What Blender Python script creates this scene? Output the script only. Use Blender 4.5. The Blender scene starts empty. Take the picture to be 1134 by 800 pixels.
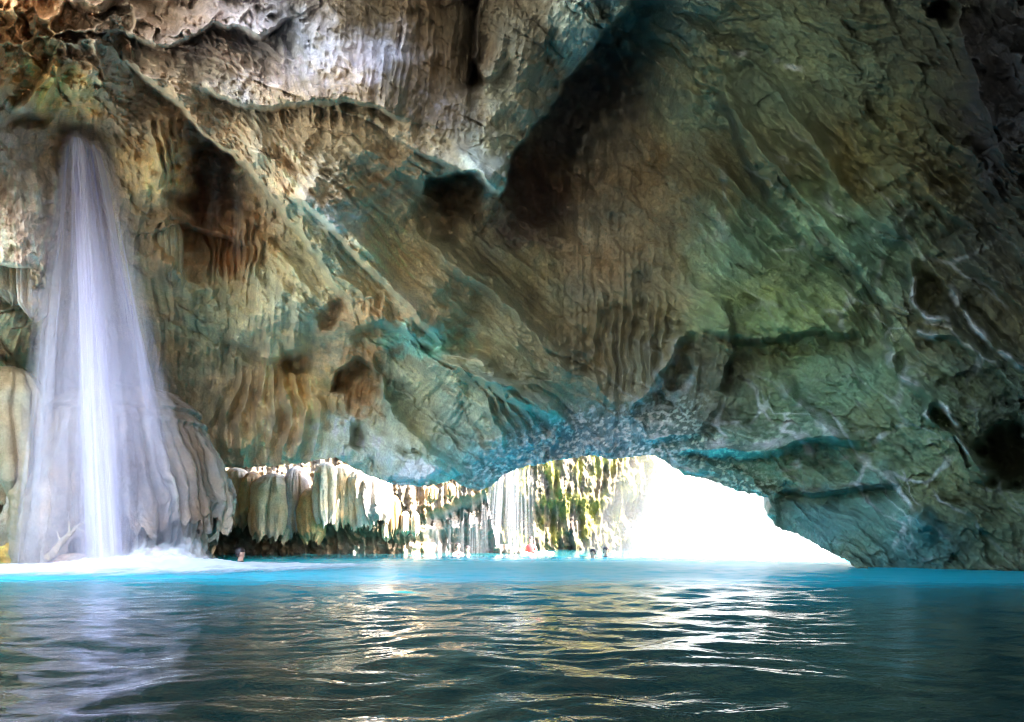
import bpy, math, random
import numpy as np
from mathutils import Vector

random.seed(7)
RS = np.random.RandomState(11)
F32 = np.float32

# ------------------------------------------------------------------ scene, camera, light
scene = bpy.context.scene
COL = scene.collection
FPX, CX, HY, CAMZ = 752.0, 567.0, 595.0, 0.70      # focal length and horizon of the view, eye height

cam_d = bpy.data.cameras.new("camera")
cam_d.sensor_width = 36.0
cam_d.sensor_fit = 'HORIZONTAL'
cam_d.lens = 36.0 * FPX / 1134.0
cam_d.shift_y = (HY - 400.0) / 1134.0
cam_d.clip_start = 0.05
cam_d.clip_end = 3000.0
cam = bpy.data.objects.new("camera", cam_d)
COL.objects.link(cam)
cam.location = (0, 0, CAMZ)
cam.rotation_euler = (math.radians(90), 0, 0)
scene.camera = cam

world = bpy.data.worlds.new("World")
scene.world = world
world.use_nodes = True
wn = world.node_tree.nodes
wl = world.node_tree.links
wn.clear()
w_out = wn.new('ShaderNodeOutputWorld')
w_bg = wn.new('ShaderNodeBackground')
w_sky = wn.new('ShaderNodeTexSky')
w_sky.sky_type = 'NISHITA'
w_sky.sun_disc = False
SUN_DIR = Vector((0.70, -0.34, 0.66)).normalized()       # towards the sun
w_sky.sun_elevation = math.asin(SUN_DIR.z)
w_sky.sun_rotation = math.atan2(SUN_DIR.x, SUN_DIR.y)
w_sky.air_density = 1.0
w_sky.dust_density = 3.0
w_bg.inputs['Strength'].default_value = 0.15
wl.new(w_sky.outputs[0], w_bg.inputs[0])
wl.new(w_bg.outputs[0], w_out.inputs[0])

sun_d = bpy.data.lights.new("sun", 'SUN')
sun_d.energy = 3.6
sun_d.angle = math.radians(0.5)
sun_d.color = (1.0, 0.93, 0.82)
sun = bpy.data.objects.new("sun", sun_d)
COL.objects.link(sun)
sun.rotation_euler = (-SUN_DIR).to_track_quat('-Z', 'Y').to_euler()

scene.view_settings.view_transform = 'Standard'
scene.view_settings.look = 'None'
scene.view_settings.gamma = 1.0
scene.view_settings.use_curve_mapping = False
scene.view_settings.exposure = 3.9

scene.render.engine = 'CYCLES'
cy = scene.cycles
cy.max_bounces = 7
cy.diffuse_bounces = 4
cy.glossy_bounces = 3
cy.transmission_bounces = 3
cy.transparent_max_bounces = 40
cy.volume_bounces = 1
cy.sample_clamp_indirect = 6.0
cy.caustics_reflective = False
cy.caustics_refractive = False
cy.use_denoising = True
cy.use_adaptive_sampling = False
cy.denoising_prefilter = 'FAST'
cy.filter_width = 1.05

# ------------------------------------------------------------------ numpy noise
_perm = np.concatenate([RS.permutation(256)] * 3).astype(np.int32)
_g = RS.normal(size=(256, 3)).astype(F32)
_g /= np.linalg.norm(_g, axis=1, keepdims=True)


def pnoise(x, y, z, seed=0):
    """gradient noise, about -1..1"""
    shp = np.shape(x)
    x = np.asarray(x, F32).ravel() + F32(seed * 17.31)
    y = np.asarray(y, F32).ravel() + F32(seed * 5.77)
    z = (np.asarray(z, F32) + np.zeros(shp, F32)).ravel() + F32(seed * 9.13)
    out = np.empty(x.shape, F32)
    CH = 262144
    for a in range(0, x.size, CH):
        xs, ys, zs = x[a:a + CH], y[a:a + CH], z[a:a + CH]
        xi, yi, zi = np.floor(xs), np.floor(ys), np.floor(zs)
        xf, yf, zf = xs - xi, ys - yi, zs - zi
        xi = xi.astype(np.int32) & 255
        yi = yi.astype(np.int32) & 255
        zi = zi.astype(np.int32) & 255
        u = xf * xf * xf * (xf * (xf * 6 - 15) + 10)
        v = yf * yf * yf * (yf * (yf * 6 - 15) + 10)
        w = zf * zf * zf * (zf * (zf * 6 - 15) + 10)

        def cn(i, j, k):
            h = _perm[_perm[_perm[xi + i] + yi + j] + zi + k]
            g = _g[h]
            return g[:, 0] * (xf - i) + g[:, 1] * (yf - j) + g[:, 2] * (zf - k)
        c0 = cn(0, 0, 0); c0 = c0 + u * (cn(1, 0, 0) - c0)
        c1 = cn(0, 1, 0); c1 = c1 + u * (cn(1, 1, 0) - c1)
        c0 = c0 + v * (c1 - c0)
        d0 = cn(0, 0, 1); d0 = d0 + u * (cn(1, 0, 1) - d0)
        d1 = cn(0, 1, 1); d1 = d1 + u * (cn(1, 1, 1) - d1)
        d0 = d0 + v * (d1 - d0)
        out[a:a + CH] = (c0 + w * (d0 - c0)) * F32(1.5)
    return out.reshape(shp)


def fbm(x, y, z, octs, seed=0, gain=0.5):
    s, a, t = 0, 1.0, 0
    for i in range(octs):
        f = 2.03 ** i
        s = s + a * pnoise(x * f, y * f, z * f, seed + i)
        t += a
        a *= gain
    return s / t


def ridged(x, y, z, octs, seed=0, gain=0.5):
    s, a, t = 0, 1.0, 0
    for i in range(octs):
        f = 2.03 ** i
        s = s + a * (1 - 2 * np.abs(pnoise(x * f, y * f, z * f, seed + i)))
        t += a
        a *= gain
    return s / t


def facet(u, v, seed=0):
    """fractured rock: every cell is a tilted plane; returns height and distance to the cell edge"""
    rs = np.random.RandomState(900 + seed)
    tab = rs.rand(256, 5).astype(F32)
    ui, vi = np.floor(u).astype(np.int32), np.floor(v).astype(np.int32)
    best = np.full(u.shape, 9.0, F32)
    sec = np.full(u.shape, 9.0, F32)
    hgt = np.zeros(u.shape, F32)
    for i in (-1, 0, 1):
        for j in (-1, 0, 1):
            h = _perm[_perm[(ui + i) & 255] + ((vi + j) & 255)]
            px = ui + i + tab[h, 0]
            py = vi + j + tab[h, 1]
            du, dv = (u - px).astype(F32), (v - py).astype(F32)
            d = du * du + dv * dv
            hh = (tab[h, 2] - 0.5) * 2 * du + (tab[h, 3] - 0.5) * 2 * dv + (tab[h, 4] - 0.5)
            m = d < best
            sec = np.where(m, best, np.minimum(sec, d))
            hgt = np.where(m, hh, hgt)
            best = np.where(m, d, best)
    return hgt, np.sqrt(sec) - np.sqrt(best)


def sstep(a, b, x):
    t = np.clip((x - a) / (b - a), 0, 1)
    return t * t * (3 - 2 * t)


# ------------------------------------------------------------------ mesh helpers
def grid_faces(nr, ncol, wrap=False):
    r = np.arange(nr - 1)[:, None]
    c = np.arange(ncol if wrap else ncol - 1)[None, :]
    c2 = (c + 1) % ncol
    a = r * ncol + c
    b = r * ncol + c2
    return np.stack([a, a + ncol, b + ncol, b], -1).reshape(-1, 4)


def make_obj(name, verts, faces, mat, col=None, attrs=None, parent=None, smooth=True):
    verts = np.asarray(verts, F32).reshape(-1, 3)
    faces = np.asarray(faces, np.int32)
    me = bpy.data.meshes.new(name)
    me.vertices.add(len(verts))
    me.vertices.foreach_set("co", verts.ravel())
    k = faces.shape[1]
    me.loops.add(faces.size)
    me.loops.foreach_set("vertex_index", faces.ravel())
    me.polygons.add(len(faces))
    me.polygons.foreach_set("loop_start", np.arange(0, faces.size, k, dtype=np.int32))
    me.polygons.foreach_set("loop_total", np.full(len(faces), k, np.int32))
    me.polygons.foreach_set("use_smooth", np.full(len(faces), smooth, bool))
    me.update(calc_edges=True)
    me.validate()
    if col is not None:
        ca = me.color_attributes.new("col", 'FLOAT_COLOR', 'POINT')
        c4 = np.ones((len(verts), 4), F32)
        c4[:, :3] = np.asarray(col).reshape(-1, 3)
        ca.data.foreach_set("color", c4.ravel())
    for k_, v_ in (attrs or {}).items():
        at = me.attributes.new(k_, 'FLOAT', 'POINT')
        at.data.foreach_set("value", np.asarray(v_, F32).ravel())
    me.materials.append(mat)
    o = bpy.data.objects.new(name, me)
    COL.objects.link(o)
    if parent:
        o.parent = parent
    return o


def tag(o, label=None, cat=None, group=None, kind=None):
    if label: o["label"] = label
    if cat: o["category"] = cat
    if group: o["group"] = group
    if kind: o["kind"] = kind
    return o


def empty(name, loc):
    o = bpy.data.objects.new(name, None)
    o.empty_display_size = 0.2
    COL.objects.link(o)
    o.location = loc
    return o


def PX(x, y, Y):
    """a point at depth Y seen in direction of photograph position x, y"""
    return ((x - CX) / FPX * Y, Y, CAMZ + (HY - y) / FPX * Y)


# ------------------------------------------------------------------ materials
def new_mat(name):
    m = bpy.data.materials.new(name)
    m.use_nodes = True
    nt = m.node_tree
    nt.nodes.clear()
    out = nt.nodes.new('ShaderNodeOutputMaterial')
    return m, nt, out


def nd(nt, t, **kw):
    n = nt.nodes.new(t)
    for k, v in kw.items():
        if k in n.inputs.keys():
            n.inputs[k].default_value = v
        else:
            setattr(n, k, v)
    return n


def rock_material(name, bump=0.5, rough=(0.34, 0.8), scale=1.0, spec=0.5):
    m, nt, out = new_mat(name)
    L = nt.links.new
    p = nd(nt, 'ShaderNodeBsdfPrincipled')
    a = nd(nt, 'ShaderNodeAttribute', attribute_name="col")
    tc = nd(nt, 'ShaderNodeTexCoord')
    n1 = nd(nt, 'ShaderNodeTexNoise', Scale=14.0 * scale, Detail=8.0, Roughness=0.65)
    n2 = nd(nt, 'ShaderNodeTexNoise', Scale=1.1 * scale, Detail=6.0, Roughness=0.6)
    n3 = nd(nt, 'ShaderNodeTexNoise', Scale=45.0 * scale, Detail=4.0, Roughness=0.6)
    for n in (n1, n2, n3):
        L(tc.outputs['Object'], n.inputs['Vector'])
    r1 = nd(nt, 'ShaderNodeMapRange')
    r1.inputs['From Min'].default_value = 0.28; r1.inputs['From Max'].default_value = 0.72
    r1.inputs['To Min'].default_value = 0.62; r1.inputs['To Max'].default_value = 1.38
    L(n1.outputs['Fac'], r1.inputs['Value'])
    mx = nd(nt, 'ShaderNodeMix', data_type='RGBA', blend_type='MULTIPLY')
    mx.inputs[0].default_value = 1.0
    L(a.outputs['Color'], mx.inputs[6]); L(r1.outputs[0], mx.inputs[7])
    L(mx.outputs[2], p.inputs['Base Color'])
    rr = nd(nt, 'ShaderNodeMapRange')
    rr.inputs['From Min'].default_value = 0.35; rr.inputs['From Max'].default_value = 0.65
    rr.inputs['To Min'].default_value = rough[0]; rr.inputs['To Max'].default_value = rough[1]
    L(n2.outputs['Fac'], rr.inputs['Value'])
    aw = nd(nt, 'ShaderNodeAttribute', attribute_name="wet")
    mw = nd(nt, 'ShaderNodeMix', data_type='FLOAT')
    mw.inputs[3].default_value = 0.2
    L(aw.outputs['Fac'], mw.inputs[0]); L(rr.outputs[0], mw.inputs[2])
    L(mw.outputs[0], p.inputs['Roughness'])
    p.inputs['Specular IOR Level'].default_value = spec
    ad = nd(nt, 'ShaderNodeMath', operation='ADD')
    ml = nd(nt, 'ShaderNodeMath', operation='MULTIPLY')
    ml.inputs[1].default_value = 0.35
    L(n3.outputs['Fac'], ml.inputs[0])
    L(n1.outputs['Fac'], ad.inputs[0]); L(ml.outputs[0], ad.inputs[1])
    b = nd(nt, 'ShaderNodeBump', Strength=bump, Distance=0.12)
    L(ad.outputs[0], b.inputs['Height'])
    L(b.outputs[0], p.inputs['Normal'])
    L(p.outputs[0], out.inputs['Surface'])
    return m


M_ROCK = rock_material("cave_rock", bump=0.85)
M_FLOW = rock_material("flowstone", bump=0.35, rough=(0.4, 0.8), scale=1.6)
M_WETFLOW = rock_material("wet_flowstone", bump=0.6, rough=(0.18, 0.55), scale=2.0, spec=0.6)
M_MOSS = rock_material("mossy_tufa", bump=0.5, rough=(0.6, 0.9))


def water_fall_material(name, col, streak, amin, amax, vscale=1.0):
    """thin sheet of falling water: white scatterer with streaky coverage (attributes u, v, a on the mesh)"""
    m, nt, out = new_mat(name)
    L = nt.links.new
    au = nd(nt, 'ShaderNodeAttribute', attribute_name="su")
    av = nd(nt, 'ShaderNodeAttribute', attribute_name="sv")
    aa = nd(nt, 'ShaderNodeAttribute', attribute_name="sa")
    cb = nd(nt, 'ShaderNodeCombineXYZ')
    L(au.outputs['Fac'], cb.inputs[0]); L(av.outputs['Fac'], cb.inputs[1])
    mp = nd(nt, 'ShaderNodeMapping')
    mp.inputs['Scale'].default_value = (streak, vscale, 1)
    L(cb.outputs[0], mp.inputs['Vector'])
    n = nd(nt, 'ShaderNodeTexNoise', Scale=1.0, Detail=4.0, Roughness=0.55)
    L(mp.outputs[0], n.inputs['Vector'])
    r = nd(nt, 'ShaderNodeMapRange')
    r.inputs['From Min'].default_value = 0.30; r.inputs['From Max'].default_value = 0.72
    r.inputs['To Min'].default_value = amin; r.inputs['To Max'].default_value = amax
    L(n.outputs['Fac'], r.inputs['Value'])
    ml = nd(nt, 'ShaderNodeMath', operation='MULTIPLY', use_clamp=True)
    L(r.outputs[0], ml.inputs[0]); L(aa.outputs['Fac'], ml.inputs[1])
    d = nd(nt, 'ShaderNodeBsdfDiffuse'); d.inputs['Color'].default_value = (*col, 1)
    t = nd(nt, 'ShaderNodeBsdfTranslucent'); t.inputs['Color'].default_value = (*col, 1)
    tr = nd(nt, 'ShaderNodeBsdfTransparent')
    m1 = nd(nt, 'ShaderNodeMixShader'); m1.inputs[0].default_value = 0.45
    L(d.outputs[0], m1.inputs[1]); L(t.outputs[0], m1.inputs[2])
    m2 = nd(nt, 'ShaderNodeMixShader')
    L(ml.outputs[0], m2.inputs[0]); L(tr.outputs[0], m2.inputs[1]); L(m1.outputs[0], m2.inputs[2])
    L(m2.outputs[0], out.inputs['Surface'])
    return m


def simple_mat(name, col, rough=0.6):
    m, nt, out = new_mat(name)
    p = nd(nt, 'ShaderNodeBsdfPrincipled', Roughness=rough)
    tc = nd(nt, 'ShaderNodeTexCoord')
    n = nd(nt, 'ShaderNodeTexNoise', Scale=18.0, Detail=3.0)
    nt.links.new(tc.outputs['Object'], n.inputs['Vector'])
    r = nd(nt, 'ShaderNodeMapRange')
    r.inputs['To Min'].default_value = 0.75; r.inputs['To Max'].default_value = 1.25
    nt.links.new(n.outputs['Fac'], r.inputs['Value'])
    mx = nd(nt, 'ShaderNodeMix', data_type='RGBA', blend_type='MULTIPLY')
    mx.inputs[0].default_value = 1.0
    mx.inputs[6].default_value = (*col, 1)
    nt.links.new(r.outputs[0], mx.inputs[7])
    nt.links.new(mx.outputs[2], p.inputs['Base Color'])
    nt.links.new(p.outputs[0], out.inputs['Surface'])
    return m


# ------------------------------------------------------------------ the cave shell
def axis(lo, hi, step, out_lo, out_hi, grow=1.06):
    core = np.arange(lo, hi + step, step)
    left, s, x = [], step, lo
    while x > out_lo:
        s *= grow; x -= s; left.append(x)
    right, s, x = [], step, core[-1]
    while x < out_hi:
        s *= grow; x += s; right.append(x)
    return np.array(left[::-1] + list(core) + right, F32)


gx = axis(-60, 1290, 1.1, -1500, 2600)
gy = axis(-30, 668, 1.05, -2600, 668)
NX, NY = len(gx), len(gy)
U, V = np.meshgrid(gx, gy)

# irregular coordinates, so that nothing drawn along a line stays straight
WX = (9 * pnoise(U / 70, V / 70, 0, 1) + 4 * pnoise(U / 24, V / 24, 0, 2) + 1.8 * pnoise(U / 9, V / 9, 0, 3)).astype(F32)
WY = (9 * pnoise(U / 70, V / 70, 5, 4) + 4 * pnoise(U / 24, V / 24, 5, 5) + 1.8 * pnoise(U / 9, V / 9, 5, 6)).astype(F32)
UW, VW = U + WX, V + WY

# large shape: distance of the rock at known places
ctrl = [
    (-400, 0, 9), (-400, 300, 11), (-400, 600, 13), (-150, 0, 10), (-150, 300, 13.5), (-150, 600, 24),
    (0, -60, 10.5), (0, 60, 11.5), (0, 130, 13.5), (0, 200, 14.6), (0, 330, 15.5), (0, 450, 21), (0, 560, 26), (0, 640, 27),
    (88, 100, 13.4), (88, 165, 16.6), (90, 300, 18), (120, 450, 23), (120, 640, 26),
    (200, 0, 11.6), (200, 110, 14.2), (160, 200, 15.8), (180, 290, 17.2), (235, 230, 18.6), (225, 420, 22), (235, 520, 23.5), (235, 640, 24),
    (330, 60, 12.2), (330, 180, 13.6), (330, 270, 15.6), (300, 340, 18.5), (300, 430, 21.5), (300, 515, 22.5), (400, 450, 21.5), (400, 520, 22),
    (470, 0, 13), (470, 120, 13.6), (400, 250, 15.5), (400, 340, 17.5), (470, 300, 17.2), (540, 212, 14.6), (500, 240, 16.6), (470, 400, 18.6), (470, 535, 20),
    (560, 0, 13.8), (600, 60, 15), (560, 300, 17.6), (580, 430, 18.6), (560, 520, 20), (530, 543, 20.4),
    (640, 100, 18), (600, 180, 19), (660, 220, 18.4), (650, 330, 19), (680, 420, 19.6), (650, 500, 20),
    (740, 0, 14), (770, 95, 16), (780, 200, 17.2), (750, 330, 18.6), (720, 440, 19.2), (740, 515, 19.6),
    (850, 50, 14.4), (860, 180, 16), (850, 330, 17.4), (820, 440, 18.2), (850, 490, 17.8), (855, 560, 18.6),
    (960, 60, 13), (960, 200, 14.8), (980, 330, 15.6), (950, 450, 16.4), (950, 540, 16.6), (947, 632, 16.0),
    (1060, 80, 11.2), (1060, 250, 13), (1060, 400, 14.2), (1040, 560, 15), (1040, 632, 15.1),
    (1134, 0, 9), (1134, 200, 10.8), (1134, 400, 12.4), (1134, 560, 13.6), (1134, 640, 14.2),
    (1400, 0, 6.6), (1400, 300, 8.6), (1400, 640, 9.4), (1800, 0, 4.6), (1800, 640, 5.6),
    (100, -300, 7.8), (500, -300, 9), (900, -300, 8.6), (1300, -300, 5.6), (-400, -300, 7),
]
cp = np.array(ctrl, np.float64)


def tps(r2):
    return 0.5 * r2 * np.log(r2 + 1e-6)


K = len(cp)
sc_ = 300.0
pq = cp[:, :2] / sc_
A = np.zeros((K + 3, K + 3))
A[:K, :K] = tps(((pq[:, None] - pq[None]) ** 2).sum(-1)) + np.eye(K) * 0.004
A[:K, K] = 1; A[:K, K + 1:] = pq
A[K, :K] = 1; A[K + 1:, :K] = pq.T
sol = np.linalg.solve(A, np.concatenate([cp[:, 2], np.zeros(3)]))
un = (U.ravel() / sc_).astype(F32); vn = (V.ravel() / sc_).astype(F32)
Dp = (sol[K] + sol[K + 1] * un + sol[K + 2] * vn).astype(F32)
for i in range(K):
    r2 = (un - F32(pq[i, 0])) ** 2 + (vn - F32(pq[i, 1])) ** 2
    Dp += F32(sol[i]) * tps(r2).astype(F32)
Dp = Dp.reshape(U.shape)
# off-frame the vault closes overhead and the right wall comes round
CEIL = 9.6
Dceil = (CEIL * FPX / np.maximum(HY - V, 60)).astype(F32)
tb = sstep(-40, -330, V)
Dp = Dp * (1 - tb) + np.minimum(Dceil, 13) * tb
rx = sstep(1190, 1600, U)
Dp = Dp * (1 - rx) + np.minimum(Dp, 9.0 / np.maximum((U - CX) / FPX, 0.5)) * rx
lx = sstep(-60, -500, U)
Dp = Dp * (1 - lx) + np.minimum(Dp, 13.5 / np.maximum((CX - U) / FPX, 0.5)) * lx
D0 = np.clip(Dp, 1.0, 30).astype(F32)

X0 = (U - CX) / FPX * D0
Z0 = CAMZ + (HY - V) / FPX * D0
Y0 = D0

H = np.zeros_like(D0)          # relief towards the viewer's side, metres


SK = 1.55


def line_field(pts, uw=None, vw=None):
    """distance to a polyline, signed side (>0 on the right hand as seen walking along) and run 0..1"""
    uw = UW if uw is None else uw
    vw = VW if vw is None else vw
    best = np.full(U.shape, 1e9, F32)
    side = np.zeros(U.shape, F32)
    run = np.zeros(U.shape, F32)
    n = len(pts) - 1
    for i in range(n):
        (x0, y0), (x1, y1) = pts[i], pts[i + 1]
        dx, dy = x1 - x0, y1 - y0
        l2 = dx * dx + dy * dy
        t = np.clip(((uw - x0) * dx + (vw - y0) * dy) / l2, 0, 1)
        d = np.hypot(uw - x0 - t * dx, vw - y0 - t * dy)
        s = np.sign(dx * (vw - y0) - dy * (uw - x0))
        m = d < best
        best = np.where(m, d, best)
        side = np.where(m, s, side)
        run = np.where(m, (i + t) / n, run)
    return best, side, run


def ends(run, e=0.12):
    return sstep(0, e, run) * sstep(1, 1 - e, run)


def ridge(pts, w, amp, e=0.12):
    global H
    d, s, r = line_field(pts)
    H += SK * amp * np.clip(1 - d / w, 0, 1) ** 1.4 * (0.4 + 0.6 * ends(r, e))


def lip(pts, amp, L, w=5, back=0.0, e=0.15):
    """the side on the right hand of the walk hangs out by amp and dies away over L; the other side drops by back"""
    global H
    d, s, r = line_field(pts)
    sd = d * s
    up = sstep(-w, w, sd) / (1 + (np.clip(sd, 0, None) / (1.1 * L)) ** 2.2)
    dn = sstep(w, -w, sd) / (1 + (np.clip(-sd, 0, None) / (0.7 * L)) ** 2)
    jag = 1 + 0.30 * pnoise(U / 30, V / 30, 1, 58) * np.exp(-(d / 50) ** 2) + 0.22 * pnoise(U / 9, V / 9, 1, 59) * np.exp(-(d / 9) ** 2)
    H += SK * (amp * up * jag - back * dn) * (0.05 + 0.95 * ends(r, e))


def blob(x, y, rx, ry, rot, amp, hard=None):
    global H
    if hard is None: hard = 2.0 if amp > 0 else 4.0
    if amp < 0 and hard != 2.2: hard = max(hard, 5.0)
    a = math.radians(rot)
    u, v = UW - x, VW - y
    p = (u * math.cos(a) + v * math.sin(a)) / rx + 0.35 * pnoise(U / 13, V / 13, 2, 60)
    q = (-u * math.sin(a) + v * math.cos(a)) / ry + 0.35 * pnoise(U / 13, V / 13, 7, 60)
    H += (SK if amp > 0 else 1.25) * amp * np.exp(-(p * p + q * q) ** (hard / 2))


def wt(x, y, rx, ry, rot=0, soft=1.0):
    a = math.radians(rot)
    u, v = UW - x, VW - y
    p = (u * math.cos(a) + v * math.sin(a)) / rx
    q = (-u * math.sin(a) + v * math.cos(a)) / ry
    return np.exp(-(p * p + q * q) * soft).astype(F32)


# --- overhangs, ledges, alcoves (right hand of the walk = the side that hangs out)
lip([(392, 348), (345, 285), (310, 240), (285, 207), (258, 178), (222, 140), (185, 105), (155, 82), (132, 66)], 1.25, 60, 4, 1.0, 0.2)
lip([(712, -30), (676, 30), (655, 52), (622, 92), (606, 128), (590, 142), (570, 180), (562, 208), (551, 226)], 1.9, 75, 3, 1.0, 0.06)
CLEFT = [(712, -30), (676, 30), (655, 52), (622, 92), (606, 128), (590, 142), (570, 180), (562, 208), (551, 226)]
ROOFEDGE = [(392, 348), (345, 285), (310, 240), (285, 207), (258, 178), (222, 140), (185, 105), (155, 82), (132, 66)]
ALCOVE = [(548, 216), (528, 197), (500, 193), (470, 200), (462, 216)]


def behind(pts):
    d, s, r = line_field(pts)
    return sstep(1.5, -1.5, d * s)


B_CLEFT, B_ROOF, B_ALC = behind(CLEFT), behind(ROOFEDGE), behind(ALCOVE)


def recess(mask, *a):
    global H
    keep_ = H
    H = H.copy()
    blob(*a)
    H = keep_ + (H - keep_) * mask


recess(B_CLEFT, 652, 92, 95, 34, -54, -1.7, 2.2)
recess(B_CLEFT, 592, 196, 50, 38, -60, -1.7, 2.2)
blob(606, 250, 26, 60, 8, -0.5, 2.2)
lip([(548, 216), (528, 197), (500, 193), (470, 200), (462, 216)], 0.5, 40, 3, 1.0)
recess(B_ALC, 506, 222, 42, 36, 20, -1.3, 2.2)
recess(B_ROOF, 240, 196, 34, 62, 14, -1.8, 2.2)
blob(262, 300, 60, 50, 0, -0.5)
lip([(285, 268), (240, 262), (210, 255), (170, 258)], 0.5, 40, 4, 0.7)
blob(88, 165, 24, 30, 0, -0.9)
lip([(150, 150), (112, 138), (70, 138), (30, 132), (-20, 150)], 0.2, 45, 8, 0.25)
lip([(28, 350), (30, 300), (-20, 285)], 0.5, 40, 4, 0.8)
lip([(540, 95), (520, 60), (533, -10)], 0.5, 30, 3, 0.9)            # dark cleft in the brown curtains
lip([(515, 125), (522, 70), (532, 0)][::-1], 0.0, 20, 3, 0.5)
# folded slab in the middle
ridge([(450, 240), (500, 285), (560, 340), (640, 415), (690, 455)], 26, 0.75)
ridge([(470, 300), (520, 350), (590, 400), (650, 450)], 24, 0.55)
ridge([(395, 260), (430, 310), (460, 360)], 22, 0.45)
lip([(500, 395), (455, 372), (420, 362), (380, 372)], 0.5, 45, 5, 0.6)
lip([(640, 478), (585, 430), (540, 398), (498, 390), (470, 385)], -0.5, 40, 5, -0.6)
# brown niche and small holes
lip([(428, 450), (424, 418), (400, 403), (374, 410), (362, 432)], 0.4, 26, 3, 1.0)
blob(398, 430, 24, 22, 0, -0.7, 3)
blob(332, 396, 14, 11, 0, -1.2, 3)
blob(399, 487, 8, 15, 0, -1.2, 3)
blob(362, 345, 13, 16, 40, -0.9, 3)
lip([(520, 530), (470, 490), (440, 455), (428, 425), (410, 398)][::-1], 0.8, 60, 5, 0.4)
blob(450, 520, 45, 22, 25, 0.7)
blob(385, 500, 28, 16, 0, 0.5)
for q_ in range(8):
    x_q = 236 + 15 * q_
    ridge([(x_q + 22 - 3 * q_, 395), (x_q + 8, 440), (x_q - 4 + 2 * q_, 475), (x_q + 2 * (q_ % 2), 516)], 9, 0.4 + 0.1 * (q_ % 3), 0.25)
ridge([(240, 420), (262, 470), (262, 510)], 18, 0.6)
ridge([(330, 420), (290, 470), (262, 512)], 18, 0.4)
ridge([(345, 430), (330, 480), (322, 515)], 16, 0.4)
# curtains by the middle of the arch, sharp crests, wet ledges
blob(700, 390, 60, 55, 0, -0.6)
ridge([(703, 462), (722, 440), (742, 405), (762, 365)], 13, 0.8, 0.05)
ridge([(722, 492), (760, 480), (792, 452)], 9, 0.5)
ridge([(760, 498), (800, 492), (850, 497), (905, 490), (965, 488)], 11, 0.7)
lip([(960, 494), (900, 496), (850, 502), (800, 500), (740, 502)], 0.5, 40, 4, 0.3)
ridge([(868, 425), (890, 455), (930, 492)], 12, 0.6)
lip([(1000, 540), (940, 548), (880, 545), (855, 548)], 0.35, 30, 4, 0.5)
ridge([(980, 385), (990, 412), (1015, 428), (1032, 438)], 9, 0.5)
ridge([(1032, 438), (1022, 456), (1040, 476), (1062, 492), (1088, 522)], 8, 0.5)
ridge([(1032, 438), (1048, 456), (1064, 482)], 8, 0.45)
blob(1042, 462, 10, 16, -20, -0.4, 3)
ridge([(1008, 283), (1010, 335), (1032, 352), (1056, 360)], 8, 0.5)
ridge([(1008, 366), (1030, 372), (1064, 374)], 8, 0.45)
ridge([(1030, 292), (1060, 330), (1082, 368), (1110, 390), (1140, 410)], 9, 0.6)
blob(1030, 322, 18, 24, 10, -0.4, 3)
lip([(1030, 556), (1010, 575), (1022, 592)], -0.0, 20, 3, -0.6)
blob(1018, 585, 17, 14, 40, 0.5, 4)
blob(1118, 505, 30, 30, 30, -2.6, 3)
# right wall
ridge([(800, 100), (842, 165), (900, 235), (960, 300)], 26, 0.6)
ridge([(850, 90), (890, 150), (960, 235), (1010, 270)], 22, 0.5)
lip([(960, 345), (900, 285), (850, 225), (815, 150), (795, 90)], 0.5, 45, 5, 0.5)
lip([(985, 400), (975, 350), (950, 305), (920, 270)], 0.4, 40, 4, 0.5)
ridge([(1034, -30), (1072, 55), (1085, 110), (1120, 190), (1150, 240)], 30, 0.5)
blob(770, 95, 34, 40, 20, 0.5)
blob(1000, 190, 55, 60, -20, 0.5)
blob(850, 360, 60, 30, -10, 0.5)
lip([(960, 380), (900, 372), (830, 385), (770, 360)], 0.4, 40, 5, 0.4)
lip([(800, 330), (812, 390), (800, 440)], 0.4, 40, 4, 0.4)
blob(1045, 12, 16, 14, 30, -1.2, 3)
# left wall
blob(185, 175, 26, 42, 15, 0.7)
blob(30, 260, 42, 60, 0, 0.7)
blob(48, 100, 34, 44, 30, -0.7, 3)
ridge([(20, 130), (50, 96), (68, 70)], 10, 0.7)
ridge([(42, 128), (60, 98), (72, 76)], 10, 0.6)
blob(185, 285, 16, 26, 0, 0.6)
ridge([(255, 190), (268, 200)], 16, 0.9)
lip([(500, 392), (455, 345), (400, 290), (345, 238), (320, 225)], 0.7, 40, 4, 0.5)
blob(292, 335, 44, 42, 0, 0.6)
lip([(352, 388), (300, 398), (246, 372)], 0.5, 40, 4, 0.6)
lip([(462, 132), (380, 112), (290, 122), (212, 92)], 0.6, 40, 4, 0.5)
for xs_ in ((163, 172), (174, 182), (185, 191), (196, 199), (206, 205)):
    ridge([(xs_[0], 132), (xs_[1], 170), (xs_[1] + 1, 205)], 6.5, 0.55, 0.2)
for q_ in range(9):
    xx = 224 + 7.5 * q_
    ridge([(xx, 250), (xx + 2, 275), (xx + 1, 312)], 4.5, 0.4, 0.3)
for q_ in range(8):
    xx = 655 + 11 * q_
    ridge([(xx + 4, 322), (xx + 1, 380), (xx + 6, 445)], 6.5, 0.45, 0.3)
for q_ in range(7):
    ridge([(492 + 4 * q_, 398 + 3 * q_), (540 + 10 * q_, 440 - 2 * q_), (560 + 14 * q_, 500 - 5 * q_)], 7, 0.4, 0.3)
lip([(760, 362), (745, 400), (722, 438), (700, 462)], 0.6, 30, 3, 0.5)
lip([(620, 470), (560, 440), (515, 405)], 0.4, 35, 4, 0.4)
lip([(330, 20), (290, 40), (240, 25), (190, 48), (120, 40)], 0.5, 30, 3, 0.5)

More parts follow.
